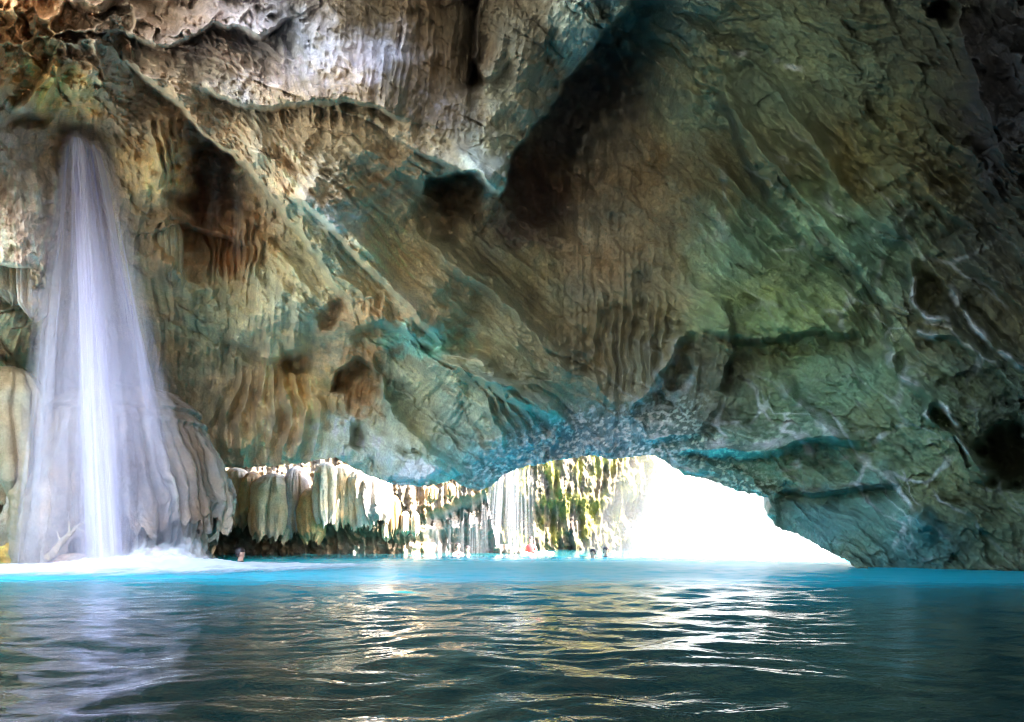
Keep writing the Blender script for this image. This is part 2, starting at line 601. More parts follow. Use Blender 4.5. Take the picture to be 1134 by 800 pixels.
# --- weights of the textures over the wall
w_cells = np.clip(wt(90, 20, 190, 75, -8) * 1.4, 0, 1)
w_white = np.clip(1.1 * wt(300, 52, 75, 36, 8) + 0.9 * wt(430, 62, 48, 17) + 0.7 * wt(452, 40, 12, 24) + 0.7 * wt(25, 250, 50, 60) + 0.35 * wt(190, 150, 70, 50) + 0.45 * wt(480, 120, 40, 26), 0, 1)
w_crust = np.clip(w_white + 0.45 * wt(330, 175, 110, 50, 20) + 0.4 * wt(470, 150, 70, 40) + 0.5 * wt(190, 150, 90, 60) + 1.0 * wt(640, 495, 110, 32, -8) + 0.25 * wt(260, 330, 90, 60)
                  + 0.3 * wt(390, 260, 110, 70, 30) + 0.3 * wt(880, 260, 110, 70, 40) + 0.25 * wt(960, 80, 130, 60), 0, 1)
w_vert = np.clip(wt(480, 40, 130, 80) + 0.8 * wt(370, 112, 120, 32) + 0.6 * wt(300, 350, 70, 50) + 0.5 * wt(170, 330, 70, 80) + wt(690, 380, 80, 70) + wt(660, 230, 90, 110, 10) + wt(255, 270, 60, 60) + wt(290, 450, 90, 70)
                 + wt(400, 420, 50, 40) + wt(100, 200, 60, 60) + wt(60, 450, 160, 150) + wt(430, 350, 60, 30) + 0.6 * wt(780, 420, 60, 60), 0, 1)
w_d45 = np.clip(wt(520, 320, 130, 90, 40) + wt(360, 270, 90, 80, 40) + wt(900, 250, 140, 110, 45) + 0.7 * wt(1000, 380, 130, 110, 45) + wt(1080, 300, 80, 120), 0, 1)
w_d30 = np.clip(wt(570, 440, 110, 60, 35) + 0.8 * wt(960, 560, 120, 60, 25) + wt(800, 340, 80, 60), 0, 1)
w_hor = np.clip(wt(830, 500, 150, 50) + 0.8 * wt(880, 420, 120, 60) + 0.6 * wt(960, 60, 160, 60, 15), 0, 1)
w_up = np.clip(wt(590, 110, 60, 120, 30) + wt(500, 460, 50, 70, -15) * 0.6 + wt(60, 60, 90, 60) * 0.6, 0, 1)
w_rug = np.clip(0.55 + 0.45 * w_crust + 0.3 * wt(900, 420, 250, 160) - 0.45 * wt(290, 450, 80, 60) - 0.35 * wt(770, 95, 40, 50) - 0.3 * wt(1000, 180, 60, 60), 0.1, 1.2)

def patch(seed, sc=70.0, lo=-0.25, hi=0.35):
    return 0.4 + 0.8 * sstep(lo, hi, fbm((U + 2 * WX) / sc, (V + 2 * WY) / sc, 0 * U, 3, seed))


P1, P2, P3 = patch(140), patch(143, 45), patch(146, 95)
infr = ((U > -60) & (U < 1200) & (V > -60)).astype(F32)


def flow(angle, L_, W_, seed, octs=2):
    a = math.radians(angle)
    bend = 16 * pnoise(U / 110, V / 110, 3, seed + 20)
    s = (U * math.cos(a) + V * math.sin(a) + 0.6 * WX) / L_
    t = (-U * math.sin(a) + V * math.cos(a) + bend + 0.5 * WY) / W_
    r1 = ridged(s, t, seed * 3.3, octs, seed, 0.6)
    f = pnoise(s * 1.7, t * 3.1, 7.7, seed + 5)
    return (0.8 * r1 + 0.35 * f).astype(F32)


FV = flow(91, 120, 15, 31, 3)
F45 = flow(46, 110, 17, 32, 3)
F30 = flow(33, 120, 16, 33, 3)
FH = flow(4, 110, 17, 34, 3)
FU = flow(-62, 110, 16, 35, 3)

PXM = D0 / FPX                     # metres of one photograph pixel at that rock
lump = fbm(X0 / 3.2, Y0 / 3.2, Z0 / 3.2, 3, 41)
H += 0.75 * lump
wx3 = 0.35 * pnoise(X0 / 0.9, Y0 / 0.9, Z0 / 0.9, 44)
wz3 = 0.35 * pnoise(X0 / 0.9, Y0 / 0.9, Z0 / 0.9, 45)
rg = ridged((X0 + wx3) / 1.3, Y0 / 1.6, (Z0 + wz3) / 1.3, 5, 42, 0.52)
H += 0.42 * rg * w_rug * P3
fl = w_vert * FV * 0.44 * P1 + w_d45 * F45 * 0.44 * P2 + w_d30 * F30 * 0.42 * P1 + w_hor * FH * 0.36 * P2 + w_up * FU * 0.4 * P1
H += fl
WV_, W4_, W3_, WH_, WU_ = w_vert + 0.12, w_d45 + 0.05, w_d30, w_hor, w_up
WS_ = WV_ + W4_ + W3_ + WH_ + WU_
f2 = (WV_ * flow(92, 46, 5.5, 131, 2) + W4_ * flow(48, 46, 5.5, 132, 2) + W3_ * flow(36, 50, 5.5, 133, 2) + WH_ * flow(6, 46, 5.5, 134, 2) + WU_ * flow(-60, 46, 5.5, 135, 2)) / WS_
H += 0.12 * f2 * P3 * (1 - 0.6 * w_white)
B45 = flow(44, 280, 46, 36, 2); BV = flow(92, 260, 40, 37, 2); BU = flow(-58, 240, 44, 38, 2)
H += 0.75 * (w_d45 + 0.7 * w_d30) * B45 + 0.55 * w_vert * BV + 0.6 * w_up * BU
# fractured facets at three sizes, leaning with the beds
aa = math.radians(40)
fu = (U * math.cos(aa) + V * math.sin(aa)); fv = (-U * math.sin(aa) + V * math.cos(aa))
fw = (1 - 0.6 * sstep(200, 60, V) * sstep(720, 560, U)) * np.clip(0.8 - 0.7 * w_crust - 0.4 * w_vert - 0.25 * (w_d45 + w_d30 + w_hor) - 0.6 * wt(290, 450, 80, 60), 0.08, 1)
h1, e1 = facet((fu + 2.0 * WX) / 120, (fv + 2.0 * WY) / 42, 1)
h2, e2 = facet((fu + 1.5 * WX) / 52, (fv + 1.5 * WY) / 18, 2)
h3, e3 = facet((fu + 1.2 * WX) / 24, (fv + 1.2 * WY) / 8, 3)
H += fw * P3 * (0.75 * h1 + 0.42 * h2 + 0.15 * h3)
H -= P1 * (0.6 - 0.3 * sstep(600, 760, U)) * (0.16 * sstep(0.07, 0.0, e1) * (pnoise(U / 50, V / 50, 0, 152) > -0.1) + 0.07 * sstep(0.09, 0.0, e2)) * np.clip(1 - w_crust, 0, 1)
# pitted, web-like rock by the roof hole
c1, ce = facet((U * 0.9 + V * 0.55 + 3.2 * WX) / 40, (V * 0.9 - U * 0.4 + 3.2 * WY) / 24, 5)
web = sstep(0.34, 0.02, ce + 0.2 * np.abs(pnoise(U / 8, V / 8, 1, 56))) * sstep(-0.35, 0.15, pnoise(U / 36, V / 36, 2, 56))
H += w_cells * (0.55 * web * (0.5 + pnoise(U / 30, V / 30, 0, 57)) - 0.3 + 0.5 * c1)
# popcorn crust
xs_c = X0 + 0.10 * pnoise(X0 / 0.3, Y0 / 0.3, Z0 / 0.3, 151)
cr = 0.8 - np.abs(pnoise(xs_c / 0.26, Y0 / 0.3, Z0 / 0.55, 51)) * 1.3 + 0.6 * (0.5 - np.abs(pnoise(xs_c / 0.13, Y0 / 0.15, Z0 / 0.26, 52))) + 0.5 * pnoise(X0 / 0.09, Y0 / 0.09, Z0 / 0.13, 53) + 0.5 * pnoise(X0 / 0.8, Y0 / 0.8, Z0 / 0.6, 54)
H += w_crust * (0.33 * cr - 0.14) * (0.4 + 0.8 * P2)
fine = fbm(X0 / 0.22, Y0 / 0.22, Z0 / 0.22, 3, 55, 0.6)
H += 0.085 * fine

fo = sstep(1310, 1200, U) * sstep(-190, -70, U) * sstep(-190, -70, V)
H = H * fo + (0.6 * lump + 0.15 * rg) * (1 - fo)

# --- outline of the cave mouth and of the lip above the bank
edge = [(236, 700), (236, 560), (240, 521), (272, 519), (300, 518), (325, 515), (345, 512), (372, 508), (395, 520), (418, 529), (440, 538), (465, 541),
        (490, 537), (500, 533), (516, 540), (530, 545), (543, 541), (558, 530), (575, 520), (595, 514), (612, 509), (635, 505), (655, 504),
        (678, 509), (700, 508), (712, 506), (725, 506), (737, 511), (746, 518), (760, 525), (778, 529), (800, 536), (822, 545), (838, 548),
        (852, 552), (854, 562), (850, 571), (856, 580), (864, 586), (885, 593), (905, 603), (925, 614), (940, 624), (948, 631), (949, 700)]
ex = U + 0.35 * WX + 1.6 * pnoise(U / 6, V / 6, 2, 61)
ey = V + 0.35 * WY + 1.6 * pnoise(U / 6, V / 6, 8, 62)


def inside(poly, x, y):
    c = np.zeros(x.shape, bool)
    n = len(poly)
    for i in range(n):
        x0, y0 = poly[i]; x1, y1 = poly[(i + 1) % n]
        if y0 == y1: continue
        k = ((y0 > y) != (y1 > y)) & (x < (x1 - x0) * (y - y0) / (y1 - y0) + x0)
        c ^= k
    return c


hole = inside(edge, ex, ey)

D = np.clip(D0 - H, 0.8, 34).astype(F32)
VX = (U - CX) / FPX * D
VY = D
VZ = CAMZ + (HY - V) / FPX * D
faces = grid_faces(NY, NX)
hv = hole.ravel()
open_roof = (V + 34 * pnoise(U / 160, V / 160, 4, 63) + 10 * pnoise(U / 40, V / 40, 4, 64) < -270) & (U + 60 * pnoise(U / 160, V / 160, 9, 63) < 480)
open_side = (U + 40 * pnoise(U / 160, V / 160, 4, 65) < -330) & (V < 520)
hv = hv | (open_roof | open_side).ravel()
keep = ~(hv[faces].sum(1) >= 2)
faces = faces[keep]
# faces run up-down in the picture, so turn them towards the viewer
faces = faces[:, ::-1]
verts = np.stack([VX, VY, VZ], -1).reshape(-1, 3)

# ---- rock colours: minerals, with shade and glints painted in
cols = [
    (30, 30, 55, 45, (.36, .20, .08)), (140, 40, 90, 45, (.33, .25, .19)), (60, 105, 30, 30, (.42, .29, .12)), (250, 30, 60, 50, (.36, .32, .33)), (315, 55, 60, 34, (.38, .35, .36)),
    (430, 60, 36, 20, (.44, .41, .46)), (500, 45, 70, 70, (.105, .072, .042)), (390, 20, 40, 30, (.12, .085, .05)), (360, 112, 100, 22, (.17, .13, .085)), (580, 60, 30, 60, (.13, .11, .075)), (636, 30, 26, 40, (.32, .36, .31)), (200, 120, 60, 50, (.30, .26, .21)),
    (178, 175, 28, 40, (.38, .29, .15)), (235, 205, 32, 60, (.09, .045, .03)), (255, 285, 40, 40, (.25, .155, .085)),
    (30, 240, 55, 70, (.40, .37, .37)), (85, 180, 40, 50, (.27, .21, .13)), (20, 400, 60, 100, (.26, .22, .16)), (120, 420, 100, 150, (.20, .17, .12)), (10, 580, 60, 40, (.07, .06, .05)),
    (330, 165, 90, 60, (.37, .31, .23)), (420, 190, 60, 50, (.34, .29, .21)), (368, 246, 34, 16, (.36, .42, .43)), (310, 320, 60, 50, (.29, .30, .225)), (235, 350, 40, 50, (.21, .24, .175)),
    (290, 450, 70, 60, (.32, .28, .20)), (400, 428, 32, 26, (.23, .165, .095)), (340, 430, 22, 40, (.34, .24, .10)), (365, 340, 16, 18, (.19, .13, .08)),
    (470, 290, 60, 60, (.37, .33, .22)), (560, 330, 60, 60, (.25, .22, .135)), (560, 440, 80, 50, (.255, .27, .185)), (470, 380, 50, 16, (.20, .42, .37)), (430, 355, 40, 25, (.27, .20, .12)),
    (400, 500, 50, 22, (.40, .48, .44)), (470, 530, 45, 16, (.55, .66, .62)), (370, 480, 22, 16, (.42, .50, .48)), (470, 460, 40, 50, (.25, .29, .22)), (505, 520, 30, 30, (.19, .34, .31)),
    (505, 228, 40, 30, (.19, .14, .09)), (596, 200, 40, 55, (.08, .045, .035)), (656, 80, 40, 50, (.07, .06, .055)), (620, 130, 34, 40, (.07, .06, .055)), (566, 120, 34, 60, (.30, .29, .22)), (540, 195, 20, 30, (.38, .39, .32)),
    (680, 230, 70, 80, (.25, .19, .125)), (690, 390, 60, 60, (.29, .25, .165)), (660, 490, 60, 20, (.33, .42, .46)), (580, 510, 50, 14, (.28, .46, .46)), (640, 400, 40, 40, (.25, .21, .13)),
    (770, 95, 40, 50, (.29, .27, .18)), (880, 70, 90, 60, (.18, .18, .14)), (720, 20, 60, 40, (.16, .22, .20)), (1000, 180, 60, 70, (.23, .165, .075)), (830, 190, 60, 50, (.20, .165, .11)),
    (870, 280, 80, 60, (.25, .31, .24)), (960, 260, 60, 50, (.20, .26, .21)), (850, 355, 70, 40, (.28, .32, .18)), (800, 420, 60, 50, (.135, .11, .075)), (900, 440, 80, 60, (.20, .25, .18)),
    (830, 500, 90, 26, (.25, .34, .30)), (930, 560, 70, 50, (.14, .24, .26)), (1000, 600, 60, 30, (.10, .20, .22)), (890, 535, 50, 14, (.22, .22, .14)), (1018, 585, 18, 14, (.16, .36, .46)),
    (1020, 480, 60, 60, (.17, .20, .145)), (1090, 560, 60, 60, (.13, .13, .08)), (1110, 100, 50, 130, (.05, .03, .02)), (1110, 300, 60, 80, (.10, .085, .055)), (1110, 440, 60, 50, (.06, .07, .05)), (1040, 320, 40, 50, (.13, .12, .085)),
]
RECESS_SHADE = {(.07, .06, .055): B_CLEFT, (.08, .045, .035): B_CLEFT, (.09, .045, .03): B_ROOF, (.19, .14, .09): B_ALC}  # shade of cleft, niche and alcove, painted in behind their edges
acc = np.zeros(U.shape + (3,), F32)
wsum = np.zeros(U.shape, F32)
cu = U + 2.4 * WX + 16 * pnoise(U / 14, V / 14, 1, 71) + 8 * pnoise(U / 5, V / 5, 1, 73)
cv = V + 2.4 * WY + 16 * pnoise(U / 14, V / 14, 6, 72) + 8 * pnoise(U / 5, V / 5, 6, 75)
for x, y, rx_, ry_, c in cols:
    w = np.exp(-2.0 * (((cu - x) / rx_) ** 2 + ((cv - y) / ry_) ** 2)).astype(F32)
    if c in RECESS_SHADE: w = w * RECESS_SHADE[c]
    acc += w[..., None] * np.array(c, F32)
    wsum += w
base = np.array((.22, .19, .14), F32)
acc += 0.03 * base
col = acc / (wsum + 0.03)[..., None]
# streaks along the flow, paler on crests, darker in grooves; crusts, painted glints
wsumf = w_vert + w_d45 + w_d30 + w_hor + w_up + 0.2
st = (w_vert * FV + w_d45 * F45 + w_d30 * F30 + w_hor * FH + w_up * FU) / wsumf
col *= (1 + 0.75 * np.clip(st, -0.9, 1.2))[..., None]
col *= (1 + 0.42 * np.clip(f2, -1, 1))[..., None]
mot = fbm(X0 / 0.8, Y0 / 0.8, Z0 / 0.8, 5, 74, 0.6)
col *= (1 + 0.55 * mot)[..., None]
hue = fbm(X0 / 1.6, Y0 / 1.6, Z0 / 1.6, 3, 77)
col *= np.stack([1 + 0.30 * hue, 1 + 0.0 * hue, 1 - 0.30 * hue], -1)
sp = sstep(0.12, 0.45, pnoise(X0 / 0.16, Y0 / 0.16, Z0 / 0.16, 78) + 0.5 * pnoise(X0 / 0.07, Y0 / 0.07, Z0 / 0.07, 79))
kk = (w_cells * (1 - web) * 0.55)[..., None]
col = col * (1 - kk) + np.array((.12, .07, .035), F32) * kk
kk = (w_cells * web * 0.4 * sstep(-0.3, 0.2, mot))[..., None]
col = col * (1 - kk) + np.array((.62, .48, .33), F32) * kk
white = np.array((.44, .41, .39), F32)
w_wh = np.clip(w_white + 0.25 * w_crust, 0, 1)
cp_ = sstep(-0.2, 0.25, fbm((U + 2 * WX) / 26, (V + 2 * WY) / 20, 0 * U, 4, 150, 0.65))
kd = (w_crust * (1 - cp_) * wt(330, 90, 260, 110) * 0.28)[..., None]
col = col * (1 - kd) + np.array((.15, .105, .07), F32) * kd
lav = wt(340, 70, 200, 75, 5)[..., None]
white = white * (1 - lav) + np.array((.44, .40, .47), F32) * lav
kk = np.clip(w_wh * cp_ * (0.2 + sp) * sstep(760, 640, U), 0, 0.9)[..., None]
col = col * (1 - kk) + white * kk
# white-blue speckle along the arch, water caustics painted into the colour
caustic = np.clip(wt(655, 490, 85, 30, -5) * 1.5 + wt(590, 510, 70, 18, -20) * 1.3 + 1.2 * wt(770, 496, 80, 18, 5) + 1.1 * wt(820, 533, 50, 14, 15) + 0.7 * wt(740, 460, 40, 26, -30) + 0.6 * wt(890, 480, 60, 16), 0, 1)
kk = (caustic * 0.6)[..., None]
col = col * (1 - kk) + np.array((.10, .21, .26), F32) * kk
kk = (caustic * sstep(0.05, 0.3, pnoise(X0 / 0.15, Y0 / 0.2, Z0 / 0.12, 81) + 0.7 * pnoise(X0 / 0.07, Y0 / 0.08, Z0 / 0.06, 82)))[..., None]
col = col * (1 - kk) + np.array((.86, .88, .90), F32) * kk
glints = [([(703, 462), (722, 440), (742, 405), (762, 365)], 7), ([(722, 492), (760, 480), (792, 452)], 4), ([(735, 493), (790, 486), (850, 489), (905, 483), (965, 482)], 6), ([(712, 470), (735, 450), (758, 430), (775, 410)], 5), ([(760, 478), (800, 462), (835, 470)], 4), ([(985, 560), (1000, 585), (990, 612)], 4),
         ([(868, 425), (890, 455), (930, 492)], 8), ([(980, 385), (990, 412), (1015, 428), (1032, 438)], 5), ([(1032, 438), (1022, 456), (1040, 476), (1062, 492), (1088, 522)], 4),
         ([(1032, 438), (1048, 456), (1064, 482)], 4), ([(1008, 283), (1010, 335), (1032, 352), (1056, 360)], 4), ([(1008, 366), (1030, 372), (1064, 374)], 5),
         ([(1050, 315), (1082, 368), (1110, 390), (1140, 410)], 5), ([(860, 520), (900, 512), (960, 512)], 5), ([(410, 505), (450, 515), (495, 535)], 6), ([(800, 60), (842, 65), (900, 80)], 4)]
tints = [([(450, 240), (500, 285), (560, 340), (640, 415), (690, 455)], 20, (.40, .37, .25), .8), ([(470, 300), (520, 350), (590, 400), (650, 450)], 13, (.33, .35, .23), .6),
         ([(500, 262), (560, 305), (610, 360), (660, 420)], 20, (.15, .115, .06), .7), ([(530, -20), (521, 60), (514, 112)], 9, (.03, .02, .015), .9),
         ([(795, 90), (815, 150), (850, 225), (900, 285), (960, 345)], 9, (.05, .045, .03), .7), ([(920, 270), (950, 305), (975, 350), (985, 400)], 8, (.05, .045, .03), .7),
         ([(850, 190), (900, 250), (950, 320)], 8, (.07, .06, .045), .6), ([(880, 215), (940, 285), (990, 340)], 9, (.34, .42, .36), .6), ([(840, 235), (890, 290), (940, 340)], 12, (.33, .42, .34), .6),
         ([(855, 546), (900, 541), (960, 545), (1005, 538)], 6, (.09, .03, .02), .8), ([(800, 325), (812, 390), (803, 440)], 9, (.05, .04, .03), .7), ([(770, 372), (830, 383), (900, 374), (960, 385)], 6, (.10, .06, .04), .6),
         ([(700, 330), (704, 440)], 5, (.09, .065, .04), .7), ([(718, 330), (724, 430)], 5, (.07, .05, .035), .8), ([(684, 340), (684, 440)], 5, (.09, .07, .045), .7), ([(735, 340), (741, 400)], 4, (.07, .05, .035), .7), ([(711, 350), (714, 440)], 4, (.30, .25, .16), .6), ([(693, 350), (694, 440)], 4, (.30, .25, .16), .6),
         ([(120, 75), (165, 92), (200, 118)], 9, (.36, .29, .22), .7), ([(262, 190), (270, 203)], 10, (.66, .50, .34), .9), ([(40, 125), (58, 96), (72, 72)], 7, (.58, .42, .16), .8),
         ([(410, 355), (440, 372), (480, 382)], 9, (.24, .46, .42), .7), ([(500, 395), (560, 425), (630, 470)], 7, (.33, .40, .30), .6), ([(500, 410), (550, 445), (600, 485)], 6, (.17, .16, .10), .7), ([(480, 420), (520, 470), (545, 510)], 6, (.17, .15, .09), .7),
         ([(255, 420), (270, 470), (262, 512)], 8, (.40, .36, .22), .6), ([(310, 420), (285, 470), (262, 505)], 8, (.42, .38, .22), .6)]
brk2 = 0.45 + 0.55 * sstep(-0.3, 0.3, fbm(U / 30, V / 30, 0, 3, 86))
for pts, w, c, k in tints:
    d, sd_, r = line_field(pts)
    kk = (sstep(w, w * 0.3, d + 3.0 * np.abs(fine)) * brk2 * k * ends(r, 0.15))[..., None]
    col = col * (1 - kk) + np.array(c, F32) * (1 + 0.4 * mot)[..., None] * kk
gk = sstep(640, 860, U)[..., None]  # right wall tinted green and darkened, its shade put into the colour
col = col * (1 - gk) + col * np.array((.57, .71, .54), F32) * gk
lk = sstep(620, 320, U)[..., None]
col = col * (1 + lk * (1 - 0.85 * wt(390, 60, 250, 90, 5))[..., None] * np.array((.44, .24, .05), F32))
dk = (sstep(930, 1090, U + 0.25 * (300 - V)) * sstep(420, 250, V))[..., None]  # upper right darkened further, again shade put into the colour
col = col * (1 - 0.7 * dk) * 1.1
vr = np.clip(wt(830, 490, 150, 46) * 1.3 + 0.4 * wt(1050, 370, 90, 70) + 0.6 * wt(900, 270, 120, 80, 40) + 0.7 * wt(1010, 560, 90, 50) + 0.5 * wt(720, 430, 60, 60), 0, 1)  # angular pale lines: wet highlights painted into the wall's colour
vh, ve = facet((fu + 1.2 * WX) / 105, (fv + 1.2 * WY) / 50, 7)
vh2, ve2 = facet((fu + 1.6 * WX + 40) / 60, (fv + 1.6 * WY) / 26, 8)
wob_ = 0.02 * np.abs(pnoise(U / 7, V / 7, 0, 153))
vm = (sstep(0.08, 0.025, ve + wob_) * sstep(-0.12, 0.15, fbm(U / 55, V / 55, 0, 3, 168)) + 0.8 * sstep(0.08, 0.02, ve2 + wob_) * sstep(0.0, 0.3, fbm(U / 55, V / 55, 6, 3, 169))).clip(0, 1)
kk = (vr * vm * 0.85 * sstep(1200, 1140, U))[..., None]
col = col * (1 - kk) + np.array((.80, .84, .86), F32) * kk
brk = sstep(-0.15, 0.35, fbm(U / 22, V / 22, 0, 3, 83))
for pts, w in glints:  # pale lines painted along crests for wet glints
    d, s, r = line_field(pts)
    kk = (sstep(w * 1.5, w * 0.4, d + 2.5 * np.abs(fine) * 2) * brk * 0.9 * (0.3 + 0.7 * ends(r, 0.2)) * sstep(1200, 1140, U))[..., None]
    col = col * (1 - kk) + np.array((.78, .80, .80), F32) * kk
col = np.clip(col, 0.012, 0.8)

# ---- the rock has thickness: its rim is carried back at the mouth and the lip
nv = len(verts)
ed = np.concatenate([faces[:, [0, 1]], faces[:, [1, 2]], faces[:, [2, 3]], faces[:, [3, 0]]])
key = np.sort(ed, 1).astype(np.int64)
kk_ = key[:, 0] * nv + key[:, 1]
uq, idx, cnt = np.unique(kk_, return_index=True, return_counts=True)
bd = ed[idx[cnt == 1]]
bu = U.ravel()[bd].mean(1); bv = V.ravel()[bd].mean(1)
bd = bd[(bu > 100) & (bu < 1000) & (bv > 450)]
bvs = np.unique(bd)
remap = np.full(nv, -1, np.int64)
layers = [bvs]
allv = [verts]; allc = [col.reshape(-1, 3)]
prev = np.arange(nv)
newfaces = [faces]
off = nv
du_ = U.ravel()[bvs]; dv_ = V.ravel()[bvs]; dd_ = D.ravel()[bvs]
last = {int(i): int(i) for i in bvs}
lastarr = np.arange(nv)
for k, (back, rise) in enumerate([(0.25, 0.01), (0.8, 0.06), (1.8, 0.22), (3.2, 0.6)]):
    back = back * (1 + 0.75 * sstep(560, 520, du_))  # rim carried further back left of the mouth to shade the bank
    nx = (du_ - CX) / FPX * (dd_ + back) + 0.10 * back * pnoise(du_ / 20, dv_ / 20, k * 3.0, 90)
    ny = dd_ + back
    nz = CAMZ + (HY - dv_) / FPX * (dd_ + back) + rise + 0.12 * rise * pnoise(du_ / 9, dv_ / 9, k * 3.0, 91)
    ids = np.full(nv, -1, np.int64)
    ids[bvs] = off + np.arange(len(bvs))
    allv.append(np.stack([nx, ny, nz], -1)); allc.append(col.reshape(-1, 3)[bvs])
    pr = lastarr
    newfaces.append(np.stack([pr[bd[:, 1]], pr[bd[:, 0]], ids[bd[:, 0]], ids[bd[:, 1]]], -1))
    lastarr = ids
    off += len(bvs)
verts = np.concatenate(allv); colv = np.concatenate(allc); faces = np.concatenate(newfaces)
used = np.zeros(len(verts), bool); used[faces.ravel()] = True
rm = np.cumsum(used) - 1
wetg = (sstep(640, 760, U) * sstep(180, 330, V) * sstep(-0.25, 0.3, fbm(X0 / 1.2, Y0 / 1.2, Z0 / 1.2, 3, 88)) + wt(640, 495, 110, 34)).clip(0, 1).ravel()
wet = np.concatenate([wetg] + [wetg[bvs]] * 4)
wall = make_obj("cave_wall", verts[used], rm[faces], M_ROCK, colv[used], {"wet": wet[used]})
tag(wall, "folded grey, tan and green limestone wall and vault of the cave round its bright mouth", "cave wall", kind="structure")

# ------------------------------------------------------------------ unseen roof slab added to block the sun and darken the right wall
rgx = np.linspace(0.5, 24, 90).astype(F32); rgy = np.linspace(-12, 3.4, 60).astype(F32)
RX, RY = np.meshgrid(rgx, rgy)
RZ = 10.4 - 0.034 * np.clip(RX - 4, 0, None) ** 2.0 - 0.22 * np.clip(-3 - RY, 0, None) ** 1.8 * sstep(0, 5, RX) + 0.8 * fbm(RX / 3, RY / 3, 0 * RX, 4, 95)
RZ = np.maximum(RZ, -0.5)
rv = np.stack([RX, RY, RZ], -1).reshape(-1, 3)
rcol = np.tile(np.array((.2, .17, .12), F32), (len(rv), 1)) * (1 + 0.4 * fbm(RX / 1, RY / 1, 0 * RX, 3, 96)).reshape(-1, 1)
o = make_obj("sun_block_slab", rv, grid_faces(60, 90), M_ROCK, rcol)
tag(o, kind="structure")

# ------------------------------------------------------------------ water
wy_px = np.concatenate([np.arange(597.2, 640, 0.35), np.arange(640, 815, 0.55), np.arange(815, 1400, 8)])
Yr = (CAMZ * FPX / (wy_px - HY)).astype(F32)
Yr = np.concatenate([[900, 600], Yr]).astype(F32)
xr = np.concatenate([np.arange(-700, -20, 10), np.arange(-20, 1155, 1.3), np.arange(1155, 1900, 10)]).astype(F32)
QX, QY = np.meshgrid(xr, Yr)
WXm = (QX - CX) / FPX * QY
WYm = QY
dstep = np.gradient(Yr)[:, None]; dstep = np.abs(dstep)
at = np.clip(0.30 / np.maximum(dstep, 1e-3), 0, 1)
chop = 0.8 + 0.5 * fbm(WXm / 5, WYm / 5, 0 * WXm, 2, 101)
calm = 1 - 0.55 * sstep(0.1, 0.32, WXm / np.maximum(WYm, 0.1) - 0.30) * 1.0
wvx = WXm + 0.25 * pnoise(WXm / 1.2, WYm / 1.2, 0 * WXm, 102)
wvy = WYm + 0.25 * pnoise(WXm / 1.2, WYm / 1.2, 0 * WXm + 4, 103)
h = 0.046 * pnoise(wvx / 1.0, wvy / 0.7, 0 * WXm, 104) + 0.022 * pnoise(wvx / 0.6, wvy / 0.34, 0 * WXm, 105) * at + 0.012 * pnoise(wvx / 0.36, wvy / 0.26, 0 * WXm, 109) * at + 0.013 * pnoise(wvx / 0.26, wvy / 0.17, 0 * WXm, 106) * at
h = h * chop * np.clip(at + 0.25, 0, 1) * calm
# turquoise glow of light under water, painted along far bank and right wall
pxy = HY + CAMZ * FPX / np.maximum(WYm, 0.5)
glow_band = sstep(5.0, 13.0, WYm + 0.5 * fbm(WXm / 4, WYm / 4, 0 * WXm, 2, 107) + 0.06 * WXm)
rgt = sstep(7.5, 12.5, WYm + 0.10 * (WXm - 8)) * sstep(3, 7, WXm)
glow_band = np.maximum(glow_band, rgt)
c_near = np.array((.006, .017, .013), F32); c_mid = np.array((.004, .15, .165), F32); c_glow = np.array((.012, .50, .60), F32)
t1 = sstep(0.0, 0.55, glow_band)[..., None]; t2 = sstep(0.5, 1.0, glow_band)[..., None]
mid = sstep(2.5, 9, WYm)[..., None] * 0.35
wc = c_near * (1 - mid) + c_mid * mid
wc = wc * (1 - t1) + c_mid * t1
wc = wc * (1 - t2) + c_glow * t2
to = sstep(21, 27, WYm)[..., None]
wc = wc * (1 - to) + np.array((.015, .12, .14), F32) * to

m, nt, out = new_mat("pool_water")
L = nt.links.new
p = nd(nt, 'ShaderNodeBsdfPrincipled', Roughness=0.06)
p.inputs['IOR'].default_value = 1.33
p.inputs['Specular IOR Level'].default_value = 0.5
a = nd(nt, 'ShaderNodeAttribute', attribute_name="col")
L(a.outputs['Color'], p.inputs['Base Color'])
tc = nd(nt, 'ShaderNodeTexCoord')
mp = nd(nt, 'ShaderNodeMapping'); mp.inputs['Scale'].default_value = (1.0, 1.5, 1)
L(tc.outputs['Object'], mp.inputs['Vector'])
n1 = nd(nt, 'ShaderNodeTexNoise', Scale=2.6, Detail=4.0, Roughness=0.55, Distortion=0.4)
L(mp.outputs[0], n1.inputs['Vector'])
b = nd(nt, 'ShaderNodeBump', Strength=0.35, Distance=0.05)
L(n1.outputs['Fac'], b.inputs['Height'])
L(b.outputs[0], p.inputs['Normal'])
L(p.outputs[0], out.inputs['Surface'])
sa = nd(nt, 'ShaderNodeAttribute', attribute_name="glow_band")
for inp, lo, hi in (('Roughness', 0.05, 0.32), ('Specular IOR Level', 0.5, 0.08)):
    r = nd(nt, 'ShaderNodeMapRange')
    r.inputs['To Min'].default_value = lo; r.inputs['To Max'].default_value = hi
    L(sa.outputs['Fac'], r.inputs['Value']); L(r.outputs[0], p.inputs[inp])
M_WATER = m
o = make_obj("water", np.stack([WXm, WYm, h], -1), grid_faces(len(Yr), len(xr)), M_WATER, wc, {'glow_band': glow_band * sstep(25, 18, WYm)})
tag(o, "turquoise pool water, dark and rippled close by and bright along the far bank", "water", kind="structure")
